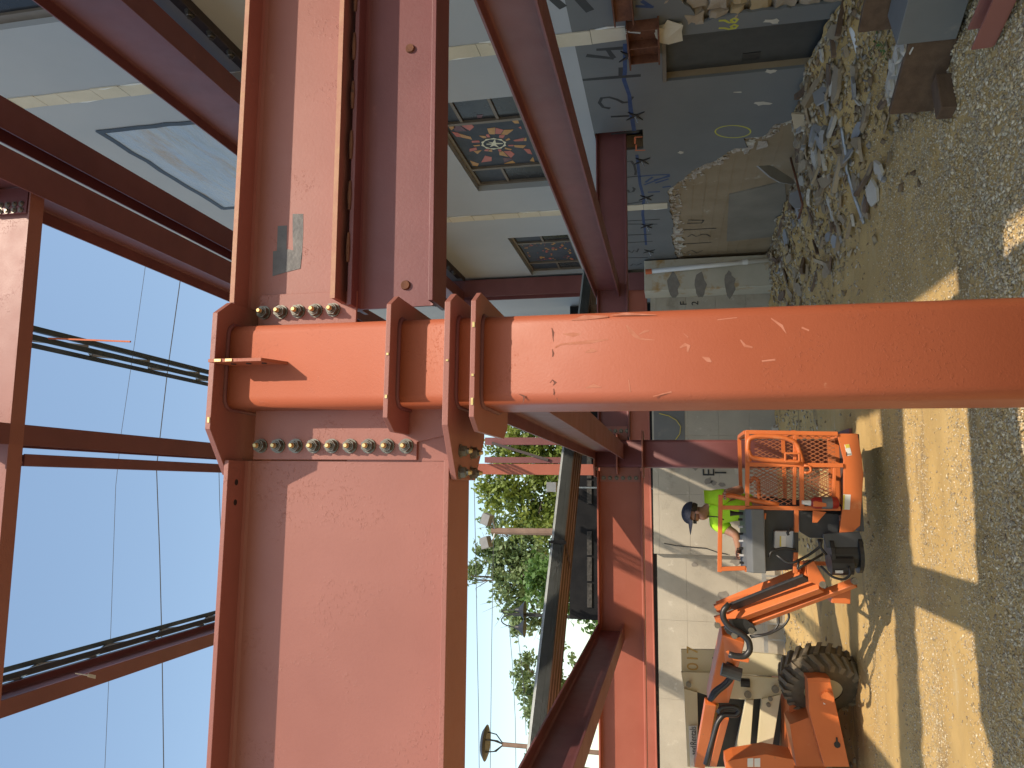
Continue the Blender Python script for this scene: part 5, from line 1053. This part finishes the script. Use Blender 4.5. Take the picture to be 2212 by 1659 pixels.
text('sign_word', 'Rentals', Q5(270, 1446, 10.354), (p1_-p0_), (0, 0, 1), .115, M['spray'], sg, .001, .68); text('sign_word', 'and', Q5(275, 1566, 10.354), (p1_-p0_), (0, 0, 1), .115, M['spray'], sg, .001, .68)
# --- wheel and chassis
wc = W('y', 9.95, *L5(1300, 985)); ax = Vector((-0.62, -0.78, -0.08)).normalized()
prof = [(-.17, .22), (-.18, .30), (-.175, .39), (-.14, .43), (0, .44), (.14, .43), (.175, .39), (.18, .30), (.17, .22)]
s_, u_, _ = frame(ax); tyre = MB(); n = 36
for i, (h, r) in enumerate(prof):
    for k in range(n): a = 2*math.pi*k/n; tyre.v.append(wc+ax*h+(s_*math.cos(a)+u_*math.sin(a))*r)
for i in range(len(prof)-1):
    for k in range(n): tyre.f.append([i*n+k, i*n+(k+1) % n, (i+1)*n+(k+1) % n, (i+1)*n+k])
ty = tyre.build('tyre', M['rubber'], lift, smooth=True)
for k in range(22):
    for sg_ in (-1, 1):
        a0 = 2*math.pi*(k+(.25 if sg_ > 0 else -.25))/22; lug = MB(); P = []
        for (h, da, r) in ((sg_*.188, 0.10, .37), (sg_*.175, .09, .455), (sg_*.008, -.10, .480), (sg_*.008, -.10, .42)):
            for dd in (-.06, .06): a = a0+da+dd; P.append(wc+ax*h+(s_*math.cos(a)+u_*math.sin(a))*r)
        lug.add(P, [(0, 1, 3, 2), (2, 3, 5, 4), (4, 5, 7, 6), (0, 2, 4, 6), (1, 7, 5, 3), (0, 6, 7, 1)]); lug.build('tread_lug', M['lug'], ty)
MB().tube([wc-ax*.1, wc+ax*.12, wc+ax*.15, wc+ax*.10, wc+ax*.16], [.21, .235, .225, .18, .08], 24).build('wheel_rim', M['lift_cream'], lift)
ch_ = poly('axle_beam', [(1205, 995), (1385, 988), (1432, 1190), (1545, 1700), (1340, 1700), (1215, 1250)], 9.35, .22, 'lift'); poly('axle_cap', [(1200, 975), (1300, 968), (1390, 980), (1388, 1000), (1203, 1005)], 9.33, .26, 'lift')
c = Q5(1365, 1135, 9.34); MB().cyl(c-Vector((0, .02, 0)), c+Vector((0, .02, 0)), .07, n=16).build('tie_ring', M['lift'], ch_); poly('decal', [(1328, 1165), (1368, 1162), (1372, 1186), (1334, 1190)], 9.345, .003, 'decal', ch_, bevel=0)
c = Q5(1445, 1520, 9.34); MB().cyl(c, c+Vector((0, .02, 0)), .035, n=10).build('keyhole', M['black'], ch_); MB().bar(Q5(1445, 1520, 9.343), Q5(1440, 1460, 9.343), .01, .018).build('keyhole', M['black'], ch_)
poly('chassis', [(1058, 1355), (1265, 1275), (1340, 1700), (1110, 1700)], 9.6, .5, 'lift'); poly('cowling', [(535, 1665), (600, 1640), (860, 1596), (1090, 1640), (1095, 1740), (535, 1740)], 9.1, .4, 'lift')
for b0 in (712, 768): poly('cowling_decal', [(b0, 1632), (b0+48, 1628), (b0+48, 1700), (b0, 1700)], 9.095, .003, 'decal', bevel=0)
# other wheels of the chassis, hidden behind
for c in (Vector((-3.6, 9.6, .46)), Vector((-2.7, 12.0, .46)), Vector((-4.4, 11.4, .46))):
    b = MB(); b.tube([c-Vector((.18, 0, 0)), c-Vector((.14, 0, 0)), c+Vector((.14, 0, 0)), c+Vector((.18, 0, 0))], [.40, .46, .46, .40], 24); b.build('tyre', M['rubber'], lift)
MB().bx(-4.3, -2.5, 10.0, 12.0, .35, .75).build('chassis', M['lift'], lift)
# ================================================================== WORKER IN THE BASKET
def SK(a, b, y): return W('y', y, *zq(a, b))
nb = SK(1218, 1035, 8.36); hc = SK(1110, 1078, 8.33)
person = thing('person', 'worker in yellow-green shirt and navy cap standing in the lift basket', 'person', (nb.x, 8.36, 0.31))
def skinned(name, verts, edges, radii, m, parent, sub=2, root=0):
    me = bpy.data.meshes.new(name); off = rootloc(parent); me.from_pydata([Vector(v)-off for v in verts], edges, []); me.materials.append(m)
    o = bpy.data.objects.new(name, me); COL.objects.link(o); o.parent = parent; ROOT[o.name] = off
    k = o.modifiers.new('skin', 'SKIN'); k.use_smooth_shade = True; k.branch_smoothing = 0.4
    for i, r in enumerate(radii):
        rr = r if isinstance(r, tuple) else (r, r); me.skin_vertices[0].data[i].radius = rr; me.skin_vertices[0].data[i].use_root = (i == root)
    s = o.modifiers.new('sub', 'SUBSURF'); s.levels = sub; s.render_levels = sub
    return o
pel = Vector((nb.x+.02, 8.38, 1.16)); che = SK(1330, 1070, 8.37)
shN, shF = SK(1262, 965, 8.24), SK(1285, 1165, 8.47)
elN, wrN = SK(1500, 885, 8.16), SK(1395, 915, 7.98); elF, wrF = SK(1450, 1255, 8.34), SK(1472, 1375, 8.14)
kn1, kn2 = Vector((pel.x-.04, 8.28, .74)), Vector((pel.x-.02, 8.48, .74)); ft1, ft2 = Vector((pel.x+.0, 8.27, .38)), Vector((pel.x+.02, 8.50, .38))
fwd = (SK(1200, 1180, 8.3)-SK(1190, 1060, 8.3)).normalized()
hb = hc-Vector((0, 0, .09))
V = [pel, pel+Vector((0, 0, .2)), che, nb, nb.lerp(hb, .5), hb, hc, hc+Vector((0, 0, .085)), shN, elN, wrN, shF, elF, wrF, kn1, ft1, kn2, ft2, ft1+fwd*.17-Vector((0, 0, .03)), ft2+fwd*.17-Vector((0, 0, .03))]
Ed = [(0, 1), (1, 2), (2, 3), (3, 4), (4, 5), (5, 6), (6, 7), (2, 8), (8, 9), (9, 10), (2, 11), (11, 12), (12, 13), (0, 14), (14, 15), (0, 16), (16, 17), (15, 18), (17, 19)]
Rd = [.13, .13, .145, .075, .06, .075, .098, .075, .075, .050, .034, .075, .050, .034, .075, .05, .075, .05, .04, .04]
# hands
for w, tgt in ((10, Q4(335, 925, 7.93)), (13, SK(1445, 1440, 8.0))):
    d = (tgt-V[w]).normalized(); palm = V[w]+d*.075; V.append(palm); pi = len(V)-1; Ed.append((w, pi)); Rd.append((.042, .022))
    s_, u_, _ = frame(d)
    for k, (off, ln) in enumerate(((-.032, .062), (-.011, .075), (.011, .072), (.032, .055))):
        b0 = palm+s_*off+d*.035; V += [b0, b0+d*ln*.55+Vector((0, 0, -.012)), b0+d*ln*.75+Vector((0, 0, -.045))]; i = len(V)-3; Ed += [(pi, i), (i, i+1), (i+1, i+2)]; Rd += [.0095, .009, .0075]
    b0 = palm-s_*.05-d*.01; V += [b0, b0+d*.04+Vector((0, 0, -.02))]; i = len(V)-2; Ed += [(pi, i), (i, i+1)]; Rd += [.011, .009]
# nose and chin
V += [hc+fwd*.095+Vector((0, 0, -.035)), hc+fwd*.07+Vector((0, 0, -.105))]; i = len(V)-2; Ed += [(6, i), (5, i+1)]; Rd += [.018, .035]
body = skinned('body', V, Ed, Rd, M['skin'], person, 2, 0)
skinned('trousers', [pel+Vector((0, 0, .12)), pel, kn1, ft1, kn2, ft2], [(0, 1), (1, 2), (2, 3), (1, 4), (4, 5)], [.155, .165, .10, .075, .10, .075], M['trouser'], person)
cuN = shN.lerp(elN, .62); cuF = shF.lerp(elF, .72)
skinned('shirt', [pel+Vector((0, 0, .04)), pel+Vector((0, 0, .22)), che, nb-Vector((0, 0, .015)), shN, cuN, shF, cuF], [(0, 1), (1, 2), (2, 3), (2, 4), (4, 5), (2, 6), (6, 7)], [.18, .175, .19, .09, .112, .095, .112, .098], M['hivis'], person)
# cap: crown and brim, tipped towards the controls
upd = (Vector((0, 0, 1))+fwd*(-.18)).normalized() if fwd.z > -.9 else Vector((0, 0, 1)); side = fwd.cross(upd).normalized()
F2 = upd.cross(side) if upd.cross(side).dot(fwd) > 0 else -upd.cross(side)
b = MB(); cc = hc+Vector((0, 0, .042)); n = 20
for i in range(7):
    t_ = R(90*i/6)
    for k in range(n):
        a = 2*math.pi*k/n; b.v.append(cc+(F2*math.cos(a)*.122+side*math.sin(a)*.108)*math.cos(t_)+upd*.098*math.sin(t_))
for i in range(6):
    for k in range(n): b.f.append([i*n+k, i*n+(k+1) % n, (i+1)*n+(k+1) % n, (i+1)*n+k])
cap = b.build('cap', M['navy'], person, smooth=True)
b = MB(); P = []
for k in range(9): a = R(-62+124*k/8); P.append((cc+F2*math.cos(a)*.118+side*math.sin(a)*.106+upd*.006, cc+F2*(math.cos(a)*.118+.11*math.cos(a*1.2))+side*math.sin(a)*.10-upd*.03))
for k in range(8):
    b.add([P[k][0], P[k][1], P[k+1][1], P[k+1][0], P[k][0]-upd*.006, P[k][1]-upd*.006, P[k+1][1]-upd*.006, P[k+1][0]-upd*.006], [(0, 1, 2, 3), (7, 6, 5, 4), (1, 5, 6, 2), (0, 3, 7, 4)])
b.build('brim', M['navy'], cap, smooth=True)
for sg_ in (-1, 1):
    ear = hc+side*.098*sg_-F2*.01-Vector((0, 0, .03)); lump(ear, (.035, .02, .06), .1).build('ear', M['skin'], person, smooth=True)
    MB().bar(hc+F2*.095+side*.03*sg_-Vector((0, 0, .012)), hc+side*.095*sg_-Vector((0, 0, .008)), .008, .012).build('glasses_arm', M['black'], person)
    MB().box(hc+F2*.098+side*.034*sg_-Vector((0, 0, .018)), (.03, .045, .035), Matrix.Identity(3)).build('lens', M['black'], person)
b = MB(); n = 14
for i in range(4):
    t_ = R(-32+10*i)
    for k in range(n):
        a = R(100+160*k/(n-1)); b.v.append(cc+(F2*math.cos(a)*.112+side*math.sin(a)*.101)*math.cos(t_)*1.02+Vector((0, 0, .11*math.sin(t_))))
for i in range(3):
    for k in range(n-1): b.f.append([i*n+k, i*n+k+1, (i+1)*n+k+1, (i+1)*n+k])
b.build('hair', M['hair'], person, smooth=True)
rd('lanyard', [nb+F2*.09-Vector((0, 0, .01))-Vector((0, .06, 0)), SK(1300, 1110, 8.15), SK(1350, 1135, 8.15)], .006, 'black', person)
